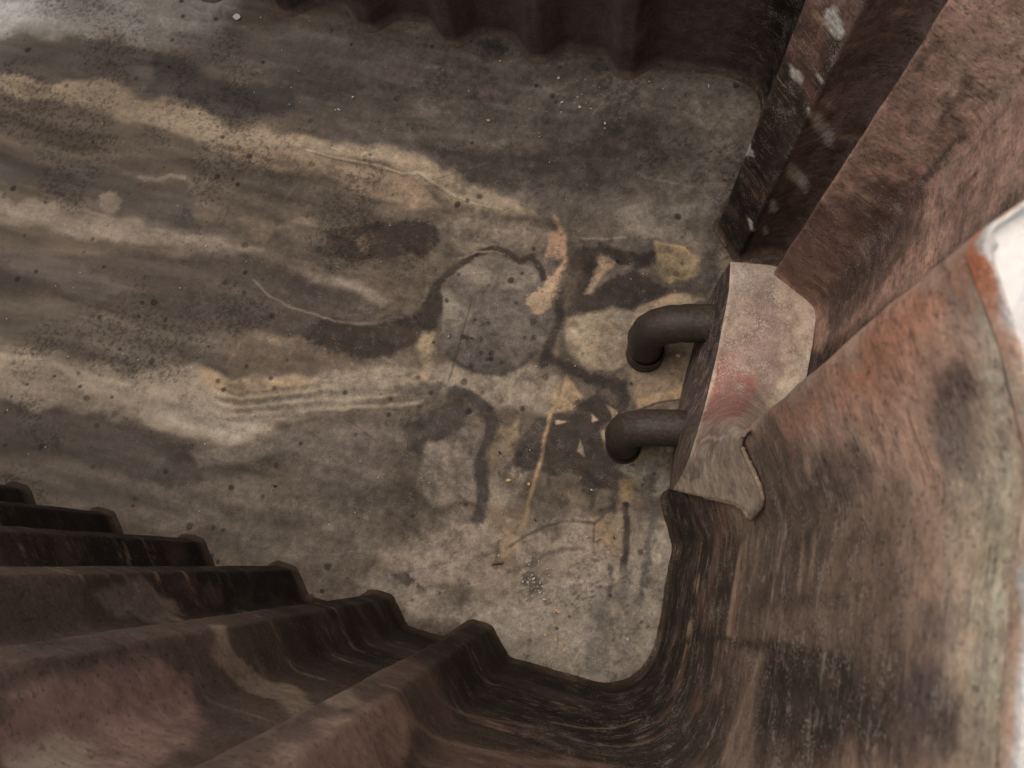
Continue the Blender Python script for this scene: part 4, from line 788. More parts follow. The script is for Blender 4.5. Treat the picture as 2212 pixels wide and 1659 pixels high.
CUTS = [[0.0,0.1479,"end_sheet"],[0.1479,0.3512,"rib"],[0.3512,0.4017,"wall_panel"],[0.4017,0.605,"rib"],[0.605,0.6555,"wall_panel"],[0.6555,0.8588,"rib"],[0.8588,0.9093,"wall_panel"],[0.9093,1.1126,"rib"],[1.1126,1.1631,"wall_panel"],[1.1631,1.3664,"rib"],[1.3664,1.4169,"wall_panel"],[1.4169,1.6202,"rib"],[1.6202,1.6707,"wall_panel"],[1.6707,1.874,"rib"],[1.874,1.9245,"wall_panel"],[1.9245,2.1278,"rib"],[2.1278,2.1783,"wall_panel"],[2.1783,2.3817,"rib"],[2.3817,2.4322,"wall_panel"],[2.4322,2.6355,"rib"],[2.6355,2.686,"wall_panel"],[2.686,2.8893,"rib"],[2.8893,2.9398,"wall_panel"],[2.9398,3.143,"rib"],[3.143,3.6288,"corner"],[3.6288,3.9116,"rib"],[3.9116,4.2323,"niche"],[4.2323,4.425,"rib"],[4.425,4.8204,"rib"],[4.8204,5.2566,"corner"],[5.2566,5.4608,"rib"],[5.4608,5.5103,"wall_panel"],[5.5103,5.7145,"rib"],[5.7145,5.764,"wall_panel"],[5.764,5.9681,"rib"],[5.9681,6.0176,"wall_panel"],[6.0176,6.2217,"rib"],[6.2217,6.2712,"wall_panel"],[6.2712,6.4753,"rib"],[6.4753,6.5248,"wall_panel"],[6.5248,6.729,"rib"],[6.729,6.7785,"wall_panel"],[6.7785,6.9826,"rib"],[6.9826,7.0321,"wall_panel"],[7.0321,7.2362,"rib"],[7.2362,7.2857,"wall_panel"],[7.2857,7.4898,"rib"],[7.4898,7.5393,"wall_panel"],[7.5393,7.7435,"rib"],[7.7435,7.793,"wall_panel"],[7.793,7.9971,"rib"],[7.9971,8.0466,"wall_panel"],[8.0466,8.2507,"rib"],[8.2507,9.6345,"end_sheet"]]
us, px, py, nx, ny = build_walls()

# ------------------------------------------------------------------ rolled rim with ragged red paint
def build_rim():
    nu = len(us)
    P0 = np.column_stack([px, py, np.zeros(nu)]).astype(np.float32)
    rag = fbm(P0, 30, 5, 7, .7)
    w = 0.0003 + 0.003 * np.clip(rag - .40, 0, 1) * 2
    rd = np.hypot(px - .1215, py - .168)
    w += .005 * np.exp(-(rd / .006) ** 2)
    prof = []
    zb = rim_z(px, py) - 0.0095
    rows = []
    cols = []
    for t in (0, .2, .4, .6, .8, 1.0):
        a = t * math.pi / 2
        off = 0.002 * (1 - math.cos(a)); zz = zb + 0.0125 * math.sin(a)
        rows.append(np.column_stack([px - nx * off, py - ny * off, zz + 0 * px]))
    for t, dz in ((.35, 0), (.7, -.0003), (1.0, -.0025), (1.05, -.06)):
        off = 0.002 + w * t
        zz = zb + 0.0125 + dz
        rows.append(np.column_stack([px - nx * off, py - ny * off, zz + 0 * px]))
    V = np.stack(rows, 1).astype(np.float32)
    flat = V.reshape(-1, 3)
    n1 = fbm(flat, 18, 4, 5); n2 = fbm(flat, 60, 4, 9)
    c = np.tile(alb((205, 164, 140)), (len(flat), 1))
    nearridge = np.exp(-(np.hypot(flat[:, 0] - .125, flat[:, 1] - .160) / .025) ** 2)
    c += nearridge[:, None] * (alb((176, 112, 80)) - c)
    rowt = np.tile(np.arange(len(rows)) / (len(rows) - 1.0), nu)
    n3 = fbm(flat, 70, 5, 15, .65)
    worn = sstep(.22, .30, rowt + (n3 - .5) * 1.1 - .22 * nearridge)
    c += worn[:, None] * (np.array([.74, .70, .63]) - c)
    c *= (1 + (n2 - .5) * .6)[:, None]
    o = new_mesh('rim', flat, grid_faces(nu, len(rows), True)[:, ::-1], M_rim, None, np.clip(c, .01, .75))
    keep_world(o, tank)
build_rim()

# ------------------------------------------------------------------ pale ground round the opening
def build_ground():
    bm = bmesh.new()
    off = 0.0015
    step = 3
    zr = rim_z(px, py) - Z_GROUND - .006
    inner = [bm.verts.new((px[i] - nx[i] * off, py[i] - ny[i] * off, zr[i])) for i in range(0, len(us), step)]
    outer = [bm.verts.new(p) for p in ((-30, -30, 0), (30, -30, 0), (30, 30, 0), (-30, 30, 0))]
    eds = []
    for ring in (inner, outer):
        for a, b in zip(ring, ring[1:] + ring[:1]):
            eds.append(bm.edges.new((a, b)))
    bmesh.ops.triangle_fill(bm, edges=eds, use_beauty=True, use_dissolve=False, normal=(0, 0, 1))
    bmesh.ops.recalc_face_normals(bm, faces=bm.faces)
    me = bpy.data.meshes.new('ground')
    bm.to_mesh(me); bm.free()
    me.materials.append(M_ground)
    o = bpy.data.objects.new('ground', me)
    o.location = (0, 0, Z_GROUND)
    COL.objects.link(o)
    o['kind'] = 'structure'
build_ground()

# ------------------------------------------------------------------ hooded ledge on the end wall
def smooth_grid(C, nu, nv):
    """C (a,b,3) control points -> bicubic Catmull-Rom surface (nu,nv,3)"""
    def cr(A, n):
        m = len(A)
        E = np.concatenate([[2 * A[0] - A[1]], A, [2 * A[-1] - A[-2]]])
        t = np.linspace(0, m - 1, n)
        i = np.minimum(t.astype(int), m - 2)
        f = (t - i).reshape((-1,) + (1,) * (A.ndim - 1))
        p0, p1, p2, p3 = E[i], E[i + 1], E[i + 2], E[i + 3]
        return 0.5 * (2 * p1 + (p2 - p0) * f + (2 * p0 - 5 * p1 + 4 * p2 - p3) * f ** 2 + (3 * p1 - p0 - 3 * p2 + p3) * f ** 3)
    A = cr(np.asarray(C, float), nu)
    B = cr(A.transpose(1, 0, 2), nv)
    return B.transpose(1, 0, 2)

TOP = np.array([[[0.1155,0.1656,0.2171],[0.1203,0.1599,0.2646],[0.1233,0.153,0.3226],[0.1262,0.1464,0.3781],[0.1296,0.1399,0.4341],[0.1336,0.1336,0.4917],[0.1376,0.1276,0.5468],[0.1409,0.1221,0.5954],[0.1432,0.1173,0.6358],[0.1452,0.1133,0.6694],[0.1469,0.1096,0.697],[0.1486,0.1062,0.7187],[0.1502,0.1027,0.7342],[0.1515,0.099,0.7446],[0.1529,0.0955,0.752],[0.1549,0.0924,0.7569]],[[0.1158,0.169,0.2412],[0.1204,0.1639,0.2851],[0.123,0.1571,0.3417],[0.1257,0.1507,0.3959],[0.1288,0.1444,0.4496],[0.1324,0.1381,0.5043],[0.1361,0.1321,0.5569],[0.1392,0.1266,0.6039],[0.1416,0.1218,0.6441],[0.1438,0.1178,0.6784],[0.1458,0.1142,0.7074],[0.1477,0.1108,0.7304],[0.1496,0.1071,0.7474],[0.1512,0.1033,0.7593],[0.153,0.0995,0.7682],[0.1554,0.0963,0.774]],[[0.1153,0.1711,0.273],[0.1198,0.1668,0.3121],[0.1222,0.1603,0.3665],[0.1245,0.1541,0.4195],[0.1273,0.148,0.4704],[0.1307,0.142,0.5213],[0.1342,0.1361,0.5705],[0.1372,0.1307,0.6152],[0.1396,0.1259,0.6548],[0.142,0.1219,0.6899],[0.1442,0.1184,0.7202],[0.1464,0.1148,0.7449],[0.1484,0.111,0.7636],[0.1502,0.1069,0.7774],[0.1522,0.1029,0.7881],[0.1548,0.0995,0.7958]],[[0.1145,0.1731,0.3051],[0.119,0.1694,0.3392],[0.1212,0.1634,0.3904],[0.1232,0.1572,0.442],[0.1258,0.1514,0.4906],[0.1289,0.1456,0.5378],[0.1321,0.14,0.5834],[0.135,0.1348,0.6256],[0.1374,0.1301,0.6639],[0.1398,0.1262,0.6988],[0.1422,0.1226,0.7296],[0.1444,0.119,0.7552],[0.1464,0.1151,0.7753],[0.1484,0.1108,0.7908],[0.1505,0.1067,0.8032],[0.1529,0.103,0.8139]],[[0.1136,0.1749,0.336],[0.118,0.1718,0.3657],[0.1204,0.1663,0.4117],[0.1221,0.1602,0.4615],[0.1244,0.1545,0.5084],[0.1271,0.149,0.5527],[0.13,0.1438,0.5948],[0.1327,0.1389,0.6341],[0.135,0.1345,0.6704],[0.1372,0.1306,0.7039],[0.1395,0.1271,0.7339],[0.1416,0.1235,0.7596],[0.1437,0.1195,0.7804],[0.1457,0.1153,0.7973],[0.1479,0.1113,0.8113],[0.1505,0.1078,0.8228]],[[0.1126,0.177,0.3651],[0.117,0.1742,0.3912],[0.1196,0.1693,0.4313],[0.1213,0.1635,0.4778],[0.1231,0.1578,0.5235],[0.1254,0.1526,0.5659],[0.1279,0.1478,0.6052],[0.1302,0.1433,0.6416],[0.1324,0.1391,0.6753],[0.1344,0.1354,0.7066],[0.1364,0.1319,0.7351],[0.1384,0.1283,0.7599],[0.1405,0.1245,0.7809],[0.1426,0.1205,0.7988],[0.1448,0.1167,0.8139],[0.1475,0.1135,0.826]],[[0.1116,0.1798,0.3924],[0.1157,0.1772,0.4161],[0.1184,0.1729,0.451],[0.1203,0.1676,0.4922],[0.1218,0.162,0.5356],[0.1237,0.1569,0.5768],[0.1257,0.1524,0.6148],[0.1277,0.1482,0.649],[0.1297,0.1443,0.6803],[0.1315,0.1408,0.7092],[0.1334,0.1375,0.7356],[0.1352,0.1342,0.7591],[0.1372,0.1306,0.7796],[0.1392,0.1269,0.7974],[0.1414,0.1233,0.8129],[0.1439,0.1203,0.8256]],[[0.1105,0.1834,0.4167],[0.1143,0.1807,0.4391],[0.1168,0.1766,0.4704],[0.1188,0.1719,0.5059],[0.1204,0.167,0.5448],[0.1219,0.1622,0.5843],[0.1234,0.1578,0.6223],[0.125,0.1538,0.6561],[0.1266,0.1503,0.6857],[0.1282,0.1471,0.7124],[0.1298,0.1442,0.7367],[0.1315,0.1412,0.7584],[0.1331,0.1381,0.7775],[0.1349,0.1348,0.7944],[0.1367,0.1317,0.809],[0.1392,0.1293,0.8197]],[[0.1097,0.1882,0.4369],[0.113,0.1854,0.4588],[0.1152,0.1812,0.4886],[0.1171,0.1769,0.5203],[0.1188,0.1726,0.554],[0.1203,0.1684,0.59],[0.1214,0.1641,0.6273],[0.1225,0.1602,0.6614],[0.1237,0.1568,0.6906],[0.1249,0.1538,0.7162],[0.1261,0.1512,0.7387],[0.1275,0.1486,0.7585],[0.1288,0.1459,0.7758],[0.1302,0.1432,0.791],[0.1316,0.1406,0.8042],[0.1337,0.1389,0.8132]],[[0.1094,0.1958,0.4505],[0.1124,0.1928,0.4727],[0.1143,0.1882,0.503],[0.1159,0.1836,0.5344],[0.1174,0.1793,0.5659],[0.1189,0.1754,0.5984],[0.12,0.1714,0.6322],[0.1209,0.1675,0.6645],[0.1216,0.1639,0.6932],[0.1224,0.1607,0.7186],[0.1233,0.1579,0.7406],[0.1243,0.1554,0.7593],[0.1254,0.1529,0.7755],[0.1264,0.1504,0.7891],[0.1277,0.1482,0.8007],[0.1295,0.1467,0.8085]],[[0.1104,0.2084,0.4517],[0.1132,0.2049,0.4751],[0.1148,0.1997,0.5075],[0.1161,0.1943,0.541],[0.1172,0.1892,0.5739],[0.1182,0.1846,0.6059],[0.1191,0.1801,0.6371],[0.1198,0.1759,0.6664],[0.1204,0.172,0.6931],[0.1209,0.1683,0.7179],[0.1215,0.1651,0.7397],[0.1221,0.1621,0.7584],[0.1228,0.159,0.7751],[0.1235,0.1562,0.7886],[0.1246,0.1538,0.7992],[0.1261,0.1522,0.806]],[[0.1128,0.2244,0.438],[0.1155,0.2204,0.463],[0.1169,0.2144,0.4981],[0.1178,0.208,0.5348],[0.1184,0.2017,0.5707],[0.1188,0.1956,0.6052],[0.1191,0.19,0.6374],[0.1194,0.1848,0.6668],[0.1198,0.1801,0.693],[0.1202,0.1761,0.7165],[0.1207,0.1725,0.7371],[0.1212,0.169,0.7554],[0.1214,0.1653,0.7731],[0.1218,0.1617,0.7881],[0.1225,0.1588,0.7992],[0.1239,0.1568,0.8056]],[[0.1159,0.2407,0.4136],[0.1186,0.2362,0.4397],[0.1199,0.2293,0.477],[0.1205,0.2219,0.5167],[0.1206,0.2143,0.5564],[0.1206,0.2068,0.5949],[0.1203,0.1997,0.631],[0.1202,0.1933,0.6638],[0.1201,0.1877,0.6923],[0.1203,0.183,0.7166],[0.1208,0.1792,0.7366],[0.1215,0.1758,0.7532],[0.122,0.1723,0.7685],[0.1215,0.1673,0.7889],[0.1219,0.1638,0.802],[0.1227,0.161,0.8116]],[[0.1193,0.256,0.3844],[0.1219,0.251,0.4109],[0.123,0.2434,0.4495],[0.1234,0.235,0.4919],[0.1232,0.2261,0.5355],[0.1228,0.2172,0.5791],[0.1223,0.2087,0.6203],[0.1218,0.2012,0.6571],[0.1216,0.1949,0.6876],[0.122,0.1902,0.7114],[0.1229,0.1868,0.7287],[0.1244,0.1844,0.7401],[0.1262,0.1823,0.7479],[0.1278,0.1802,0.7548],[0.1215,0.1671,0.8129],[0.1219,0.1636,0.826]],[[0.1227,0.2714,0.3538],[0.1255,0.2661,0.3802],[0.1265,0.2578,0.4199],[0.1267,0.2483,0.4652],[0.1264,0.2382,0.5133],[0.1259,0.228,0.5615],[0.1255,0.2187,0.6058],[0.1256,0.2111,0.6421],[0.1264,0.2057,0.6682],[0.1282,0.2028,0.6836],[0.131,0.2018,0.6896],[0.1348,0.2023,0.6883],[0.1391,0.2034,0.6825],[0.1434,0.2044,0.6757],[0.1476,0.205,0.6701],[0.1216,0.1649,0.85]],[[0.126,0.2872,0.3246],[0.1294,0.2819,0.3506],[0.1309,0.2731,0.3914],[0.1314,0.2627,0.4395],[0.1313,0.2518,0.4903],[0.1315,0.2416,0.5382],[0.1325,0.2335,0.5768],[0.1349,0.2286,0.6013],[0.1388,0.2271,0.6105],[0.1443,0.2289,0.6058],[0.1512,0.2332,0.5905],[0.1592,0.2388,0.5688],[0.1675,0.2444,0.5454],[0.1755,0.2495,0.5234],[0.1832,0.2537,0.5044],[0.1902,0.2569,0.4902]],[[0.1288,0.3011,0.3001],[0.1336,0.2965,0.3235],[0.1365,0.2883,0.3625],[0.1381,0.2782,0.4092],[0.1396,0.2684,0.4555],[0.1421,0.2607,0.4928],[0.1466,0.257,0.5136],[0.1535,0.2579,0.515],[0.1626,0.263,0.4992],[0.1734,0.271,0.4718],[0.1853,0.2805,0.4382],[0.1974,0.2899,0.405],[0.2084,0.2975,0.3785],[0.2182,0.303,0.3599],[0.2271,0.3072,0.3463],[0.2355,0.3105,0.3365]],[[0.131,0.3174,0.281],[0.1379,0.3148,0.297],[0.1431,0.309,0.3256],[0.1473,0.3018,0.3606],[0.1518,0.2955,0.3923],[0.1581,0.2926,0.4111],[0.167,0.2942,0.4116],[0.1783,0.3003,0.3952],[0.1911,0.3089,0.3688],[0.2041,0.3178,0.342],[0.2167,0.3259,0.319],[0.2286,0.3327,0.301],[0.2391,0.3377,0.2896],[0.2485,0.3412,0.2837],[0.2574,0.3441,0.2803],[0.2661,0.3468,0.2778]],[[0.1324,0.3414,0.2702],[0.1412,0.3412,0.2764],[0.1491,0.3393,0.2889],[0.1566,0.3366,0.3052],[0.1645,0.3347,0.3189],[0.174,0.3355,0.3235],[0.1851,0.3392,0.3179],[0.1973,0.3448,0.3056],[0.2096,0.3509,0.2918],[0.2214,0.3563,0.2815],[0.2325,0.3606,0.2751],[0.243,0.3642,0.2711],[0.2529,0.3672,0.2689],[0.2623,0.3697,0.2682],[0.2714,0.3721,0.2678],[0.2806,0.3745,0.2675]],[[0.133,0.373,0.2671],[0.143,0.3741,0.2684],[0.1527,0.3746,0.2713],[0.1623,0.3748,0.2758],[0.1724,0.3756,0.2792],[0.1832,0.3777,0.2793],[0.1947,0.3808,0.2766],[0.2063,0.3842,0.2731],[0.2176,0.3875,0.2699],[0.2286,0.3906,0.2681],[0.2393,0.3933,0.2673],[0.2496,0.3958,0.2669],[0.2596,0.398,0.2668],[0.2692,0.4,0.2667],[0.2786,0.402,0.2667],[0.2881,0.4039,0.2667]],[[0.1332,0.4038,0.2667],[0.1438,0.4052,0.2668],[0.1543,0.4064,0.2672],[0.1648,0.4077,0.2679],[0.1756,0.4093,0.2684],[0.1869,0.4116,0.2682],[0.1984,0.4142,0.2677],[0.2098,0.4168,0.2672],[0.2209,0.4192,0.2669],[0.2319,0.4216,0.2667],[0.2427,0.424,0.2667],[0.2533,0.4261,0.2667],[0.2634,0.428,0.2667],[0.2732,0.4296,0.2667],[0.2829,0.4311,0.2667],[0.2925,0.4326,0.2667]],[[0.1329,0.426,0.2667],[0.1437,0.4277,0.2667],[0.1545,0.4293,0.2667],[0.1654,0.431,0.2668],[0.1765,0.4331,0.2668],[0.1877,0.4356,0.2668],[0.1991,0.4383,0.2667],[0.2105,0.441,0.2667],[0.2217,0.4435,0.2667],[0.233,0.4459,0.2667],[0.2441,0.4483,0.2667],[0.2549,0.4504,0.2667],[0.2653,0.4523,0.2667],[0.2754,0.4539,0.2667],[0.2852,0.4554,0.2667],[0.2951,0.457,0.2667]],[[0.1321,0.4428,0.2667],[0.143,0.4449,0.2667],[0.154,0.447,0.2667],[0.1649,0.4492,0.2667],[0.1759,0.4517,0.2667],[0.187,0.4547,0.2667],[0.1981,0.4578,0.2667],[0.2092,0.4609,0.2667],[0.2204,0.4637,0.2667],[0.2318,0.4663,0.2667],[0.2432,0.4688,0.2667],[0.2543,0.4711,0.2667],[0.2649,0.4732,0.2667],[0.2751,0.475,0.2667],[0.2852,0.4768,0.2667],[0.2953,0.4785,0.2667]],[[0.1312,0.4597,0.2667],[0.1421,0.4622,0.2667],[0.1529,0.4647,0.2667],[0.1637,0.4673,0.2667],[0.1746,0.4702,0.2667],[0.1853,0.4735,0.2667],[0.1961,0.477,0.2667],[0.207,0.4804,0.2667],[0.2181,0.4834,0.2667],[0.2296,0.4861,0.2667],[0.241,0.4887,0.2667],[0.2523,0.491,0.2667],[0.263,0.4931,0.2667],[0.2733,0.495,0.2667],[0.2834,0.4968,0.2667],[0.2936,0.4986,0.2667]],[[0.1307,0.4806,0.2667],[0.1412,0.4834,0.2667],[0.1517,0.4861,0.2667],[0.1622,0.4889,0.2667],[0.1728,0.4919,0.2667],[0.1834,0.4953,0.2667],[0.1941,0.4989,0.2667],[0.205,0.5023,0.2667],[0.216,0.5053,0.2667],[0.2275,0.5079,0.2667],[0.2389,0.5102,0.2667],[0.2502,0.5123,0.2667],[0.261,0.5141,0.2667],[0.2714,0.5155,0.2667],[0.2817,0.5167,0.2667],[0.2921,0.518,0.2667]],[[0.1302,0.5036,0.2667],[0.1402,0.5064,0.2667],[0.1501,0.5092,0.2667],[0.1601,0.512,0.2667],[0.1704,0.515,0.2667],[0.1809,0.5184,0.2667],[0.1917,0.522,0.2667],[0.2026,0.5252,0.2667],[0.2136,0.528,0.2667],[0.2249,0.5303,0.2667],[0.2363,0.5323,0.2667],[0.2474,0.5339,0.2667],[0.2583,0.5349,0.2667],[0.2689,0.5355,0.2667],[0.2794,0.5358,0.2667],[0.2898,0.5362,0.2667]],[[0.1291,0.5261,0.2667],[0.1382,0.5287,0.2667],[0.1473,0.5314,0.2667],[0.1565,0.5341,0.2667],[0.1662,0.5369,0.2667],[0.1764,0.5401,0.2667],[0.1869,0.5433,0.2667],[0.1975,0.5463,0.2667],[0.208,0.5486,0.2667],[0.2187,0.5506,0.2667],[0.2294,0.5522,0.2667],[0.24,0.5534,0.2667],[0.2504,0.5539,0.2667],[0.2607,0.5538,0.2667],[0.2709,0.5534,0.2667],[0.281,0.5531,0.2667]],[[0.1267,0.5466,0.2667],[0.1347,0.5489,0.2667],[0.1425,0.5511,0.2667],[0.1506,0.5534,0.2667],[0.1592,0.5558,0.2667],[0.1684,0.5583,0.2667],[0.1779,0.5609,0.2667],[0.1875,0.5633,0.2667],[0.1968,0.5652,0.2667],[0.2061,0.5668,0.2667],[0.2153,0.5682,0.2667],[0.2245,0.5691,0.2667],[0.2336,0.5694,0.2667],[0.2426,0.5692,0.2667],[0.2515,0.5688,0.2667],[0.2605,0.5684,0.2667]],[[0.1234,0.5663,0.2667],[0.1299,0.5679,0.2667],[0.1363,0.5696,0.2667],[0.1429,0.5712,0.2667],[0.1501,0.5728,0.2667],[0.1579,0.5745,0.2667],[0.1661,0.5762,0.2667],[0.1742,0.5778,0.2667],[0.1818,0.5791,0.2667],[0.189,0.5804,0.2667],[0.1962,0.5814,0.2667],[0.2033,0.5822,0.2667],[0.2104,0.5826,0.2667],[0.2175,0.5826,0.2667],[0.2247,0.5825,0.2667],[0.2318,0.5824,0.2667]],[[0.1201,0.586,0.2667],[0.1251,0.587,0.2667],[0.13,0.588,0.2667],[0.1352,0.589,0.2667],[0.1408,0.5899,0.2667],[0.1473,0.5908,0.2667],[0.1541,0.5916,0.2667],[0.1606,0.5923,0.2667],[0.1665,0.5931,0.2667],[0.1717,0.5939,0.2667],[0.1767,0.5947,0.2667],[0.1817,0.5953,0.2667],[0.1868,0.5958,0.2667],[0.1921,0.596,0.2667],[0.1973,0.5962,0.2667],[0.2025,0.5965,0.2667]]])
BASE = np.array([[0.127,0.1918,0.0],[0.1254,0.203,0.0],[0.1229,0.218,0.0],[0.1183,0.2592,0.0],[0.1131,0.3077,0.0],[0.1092,0.342,0.0],[0.1056,0.3798,0.0],[0.1076,0.4807,0.0],[0.1094,0.5264,0.0],[0.1123,0.5719,0.0],[0.1159,0.5921,0.0]])

def build_hood():
    root = empty('pipe_hood', (0.2, 0.4, 0))
    tag(root, 'dusty pinkish grey hooded ledge on the end wall with two pipes in its front', 'hood')
    nu, nv = 130, 70
    S = smooth_grid(TOP, nu, nv)
    flat = S.reshape(-1, 3).astype(np.float32)
    W1 = fbm(flat, 30, 5, 3) - .5; W2 = fbm(flat, 30, 5, 23) - .5
    N = fbm(flat, 130, 4, 33, .75); mid = fbm(flat, 22, 5, 47)
    # hood surface coordinates in mm: along its length and across
    gu, gv = np.meshgrid(np.linspace(0, 1, nu), np.linspace(0, 1, nv), indexing='ij')
    Q = np.stack([gu.ravel(), gv.ravel()], 1).astype(np.float32)
    col = np.tile(alb((130, 116, 104)), (nu * nv, 1))
    dust = sstep(.40, .60, mid * .7 + N * .3)
    col += (dust * .7)[:, None] * (alb((150, 135, 119)) - col)
    paint(col, Q, W1 * 2.5, W2 * 2.5, N, HOOD_LAYERS)
    col *= (1 + (N - .5) * .6 + (mid - .5) * .2)[:, None]
    flat[:, 2] += (mid - .5) * .004
    o = new_mesh('hood_top', flat, grid_faces(nu, nv)[:, ::-1], M_hood, None, np.clip(col, .01, .8))
    keep_world(o, root)
    S = flat.reshape(nu, nv, 3)
    # front panel from the floor to the front edge, rounded over at the top
    Bs = smooth_grid(BASE[:, None, :].repeat(2, 1), nu, 2)[:, 0]
    rows = [Bs + (S[:, 0] - Bs) * t for t in np.linspace(0, 1, 16)]
    rows = np.stack(rows, 1)
    k = np.linspace(0, 1, 16)
    bow = .004 * np.sin(np.pi * k)
    rows[:, :, 0] -= bow[None, :]
    ff = rows.reshape(-1, 3).astype(np.float32)
    n1 = fbm(ff, 26, 5, 63); n2 = fbm(ff, 110, 4, 67)
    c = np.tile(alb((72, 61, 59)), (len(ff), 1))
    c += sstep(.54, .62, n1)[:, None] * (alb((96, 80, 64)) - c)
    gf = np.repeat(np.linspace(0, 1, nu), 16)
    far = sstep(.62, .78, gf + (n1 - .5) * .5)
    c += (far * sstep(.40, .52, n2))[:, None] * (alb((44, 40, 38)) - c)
    c *= (1 + (n2 - .5) * .7)[:, None]
    o = new_mesh('front_panel', ff, grid_faces(nu, 16), M_wall, None, np.clip(c, .008, .7))
    keep_world(o, root)
    # far end panel
    Eg = np.stack([np.stack([S[-1, j] * (1 - t) + np.array([S[-1, j, 0], S[-1, j, 1], 0]) * t for t in np.linspace(0, 1, 8)]) for j in range(0, nv, 3)])
    ee = Eg.reshape(-1, 3).astype(np.float32)
    o = new_mesh('end_panel', ee, grid_faces(len(Eg), 8), M_wall, None, np.tile(alb((60, 50, 44)), (len(ee), 1)))
    keep_world(o, root)
    # raised lip where the hood is lapped on to the wall beside the near rib
    path = [S[int(i), -1] for i in np.linspace(0, nu * .40, 16)]
    path = [S[0, int(j)] for j in np.linspace(nv * .35, nv - 1, 9)][:-1] + path
    path = smooth_grid(np.array(path)[::2][:, None].repeat(2, 1), 60, 2)[:, 0]
    path[:, 2] -= .001
    m = len(path)
    vs = []
    for i in range(m):
        t = path[min(i + 1, m - 1)] - path[max(i - 1, 0)]
        t = t / np.linalg.norm(t)
        a = np.cross(t, [1, 0, .3]); a /= np.linalg.norm(a); b = np.cross(t, a)
        r = .0024 * (.75 + .6 * random.random())
        if i in (0, m - 1):
            r *= .3
        for q in range(8):
            an = q / 8 * 2 * math.pi
            vs.append(path[i] + r * (a * math.cos(an) + b * math.sin(an)))
    vs = np.array(vs, dtype=np.float32)
    fs = []
    for i in range(m - 1):
        for q in range(8):
            fs.append((i * 8 + q, i * 8 + (q + 1) % 8, (i + 1) * 8 + (q + 1) % 8, (i + 1) * 8 + q))
    o = new_mesh('lip', vs, fs, M_hood, None, np.tile(alb((112, 98, 82)), (len(vs), 1)))
    keep_world(o, root)
build_hood()

# ------------------------------------------------------------------ elbow pipes
def tube(path, radii, seg=28):
    path = np.array(path, float)
    m = len(path)
    vs, fs = [], []
    ref = np.array([0, 0, 1.0])
    for i in range(m):
        t = path[min(i + 1, m - 1)] - path[max(i - 1, 0)]
        t /= np.linalg.norm(t)
        side = np.cross(t, PIPE_SIDE[0]); 
        a = PIPE_SIDE[0] - t * t.dot(PIPE_SIDE[0]); a /= np.linalg.norm(a)
        b = np.cross(t, a)
        for q in range(seg):
            an = q / seg * 2 * math.pi
            vs.append(path[i] + radii[i] * (a * math.cos(an) + b * math.sin(an)))
    for i in range(m - 1):
        for q in range(seg):
            fs.append((i * seg + q, i * seg + (q + 1) % seg, (i + 1) * seg + (q + 1) % seg, (i + 1) * seg + q))
    return np.array(vs, dtype=np.float32), fs
PIPE_SIDE = [None]

def build_pipe(start, knee, foot, r, rb, label, collar, foot_r):
    root = empty('elbow_pipe', (foot[0], foot[1], 0))
    tag(root, label, 'pipe', 'elbow pipes from the hood down into the floor')
    start, knee, foot = map(lambda p: np.array(p, float), (start, knee, foot))
    d1 = (knee - start); L1 = np.linalg.norm(d1); d1 /= L1
    d2 = (foot - knee); L2 = np.linalg.norm(d2); d2 /= L2
    sd_ = np.cross(d1, d2); PIPE_SIDE[0] = sd_ / np.linalg.norm(sd_)
    p0 = knee - d1 * rb; p1 = knee + d2 * min(rb, L2 * .9)
    path = [start + (p0 - start) * t for t in np.linspace(0, 1, 9)]
    path += [(1 - t) ** 2 * p0 + 2 * t * (1 - t) * knee + t * t * p1 for t in np.linspace(0, 1, 18)[1:]]
    path += [p1 + (foot - p1) * t for t in np.linspace(0, 1, 6)[1:]]
    m = len(path)
    rad = [r * (1 + .02 * math.sin(i * 1.7) + .015 * random.uniform(-1, 1)) for i in range(m)]
    for i in range(m):
        k = (i - m * .6) / (m * .4)
        if k > 0:
            rad[i] *= 1 - (1 - foot_r) * k
    v, f = tube(path, rad)
    o = new_mesh('pipe_bend', v, f, M_pipe)
    keep_world(o, root)
    # ring at the foot
    zt = collar
    rr = r * foot_r
    prof = [(rr * 1.0, zt + .012), (rr * 1.06, zt + .009), (rr * 1.10, zt + .002), (rr * 1.08, zt - .006), (rr * 1.09, .004), (rr * 1.16, -.004)]
    vs, fs = [], []
    seg = 32
    for (q, zz) in prof:
        for k in range(seg):
            an = k / seg * 2 * math.pi
            vs.append((foot[0] + q * math.cos(an) - d2[0] * 0, foot[1] + q * math.sin(an), zz))
    for i in range(len(prof) - 1):
        for k in range(seg):
            fs.append((i * seg + k, (i + 1) * seg + k, (i + 1) * seg + (k + 1) % seg, i * seg + (k + 1) % seg))
    o = new_mesh('collar', np.array(vs), fs, M_pipe)
    keep_world(o, root)

build_pipe((0.150, 0.512, 0.150), (0.000, 0.476, 0.150), (0.014, 0.456, -0.002), 0.0372, 0.085,
           'dark elbow pipe with a ring collar at its foot, nearer the black recess', 0.030, 0.96)
build_pipe((0.140, 0.296, 0.150), (0.003, 0.266, 0.150), (0.016, 0.253, -0.002), 0.0352, 0.075,
           'dark elbow pipe without a ring at its foot, nearer the flared hood end', 0.004, 0.95)


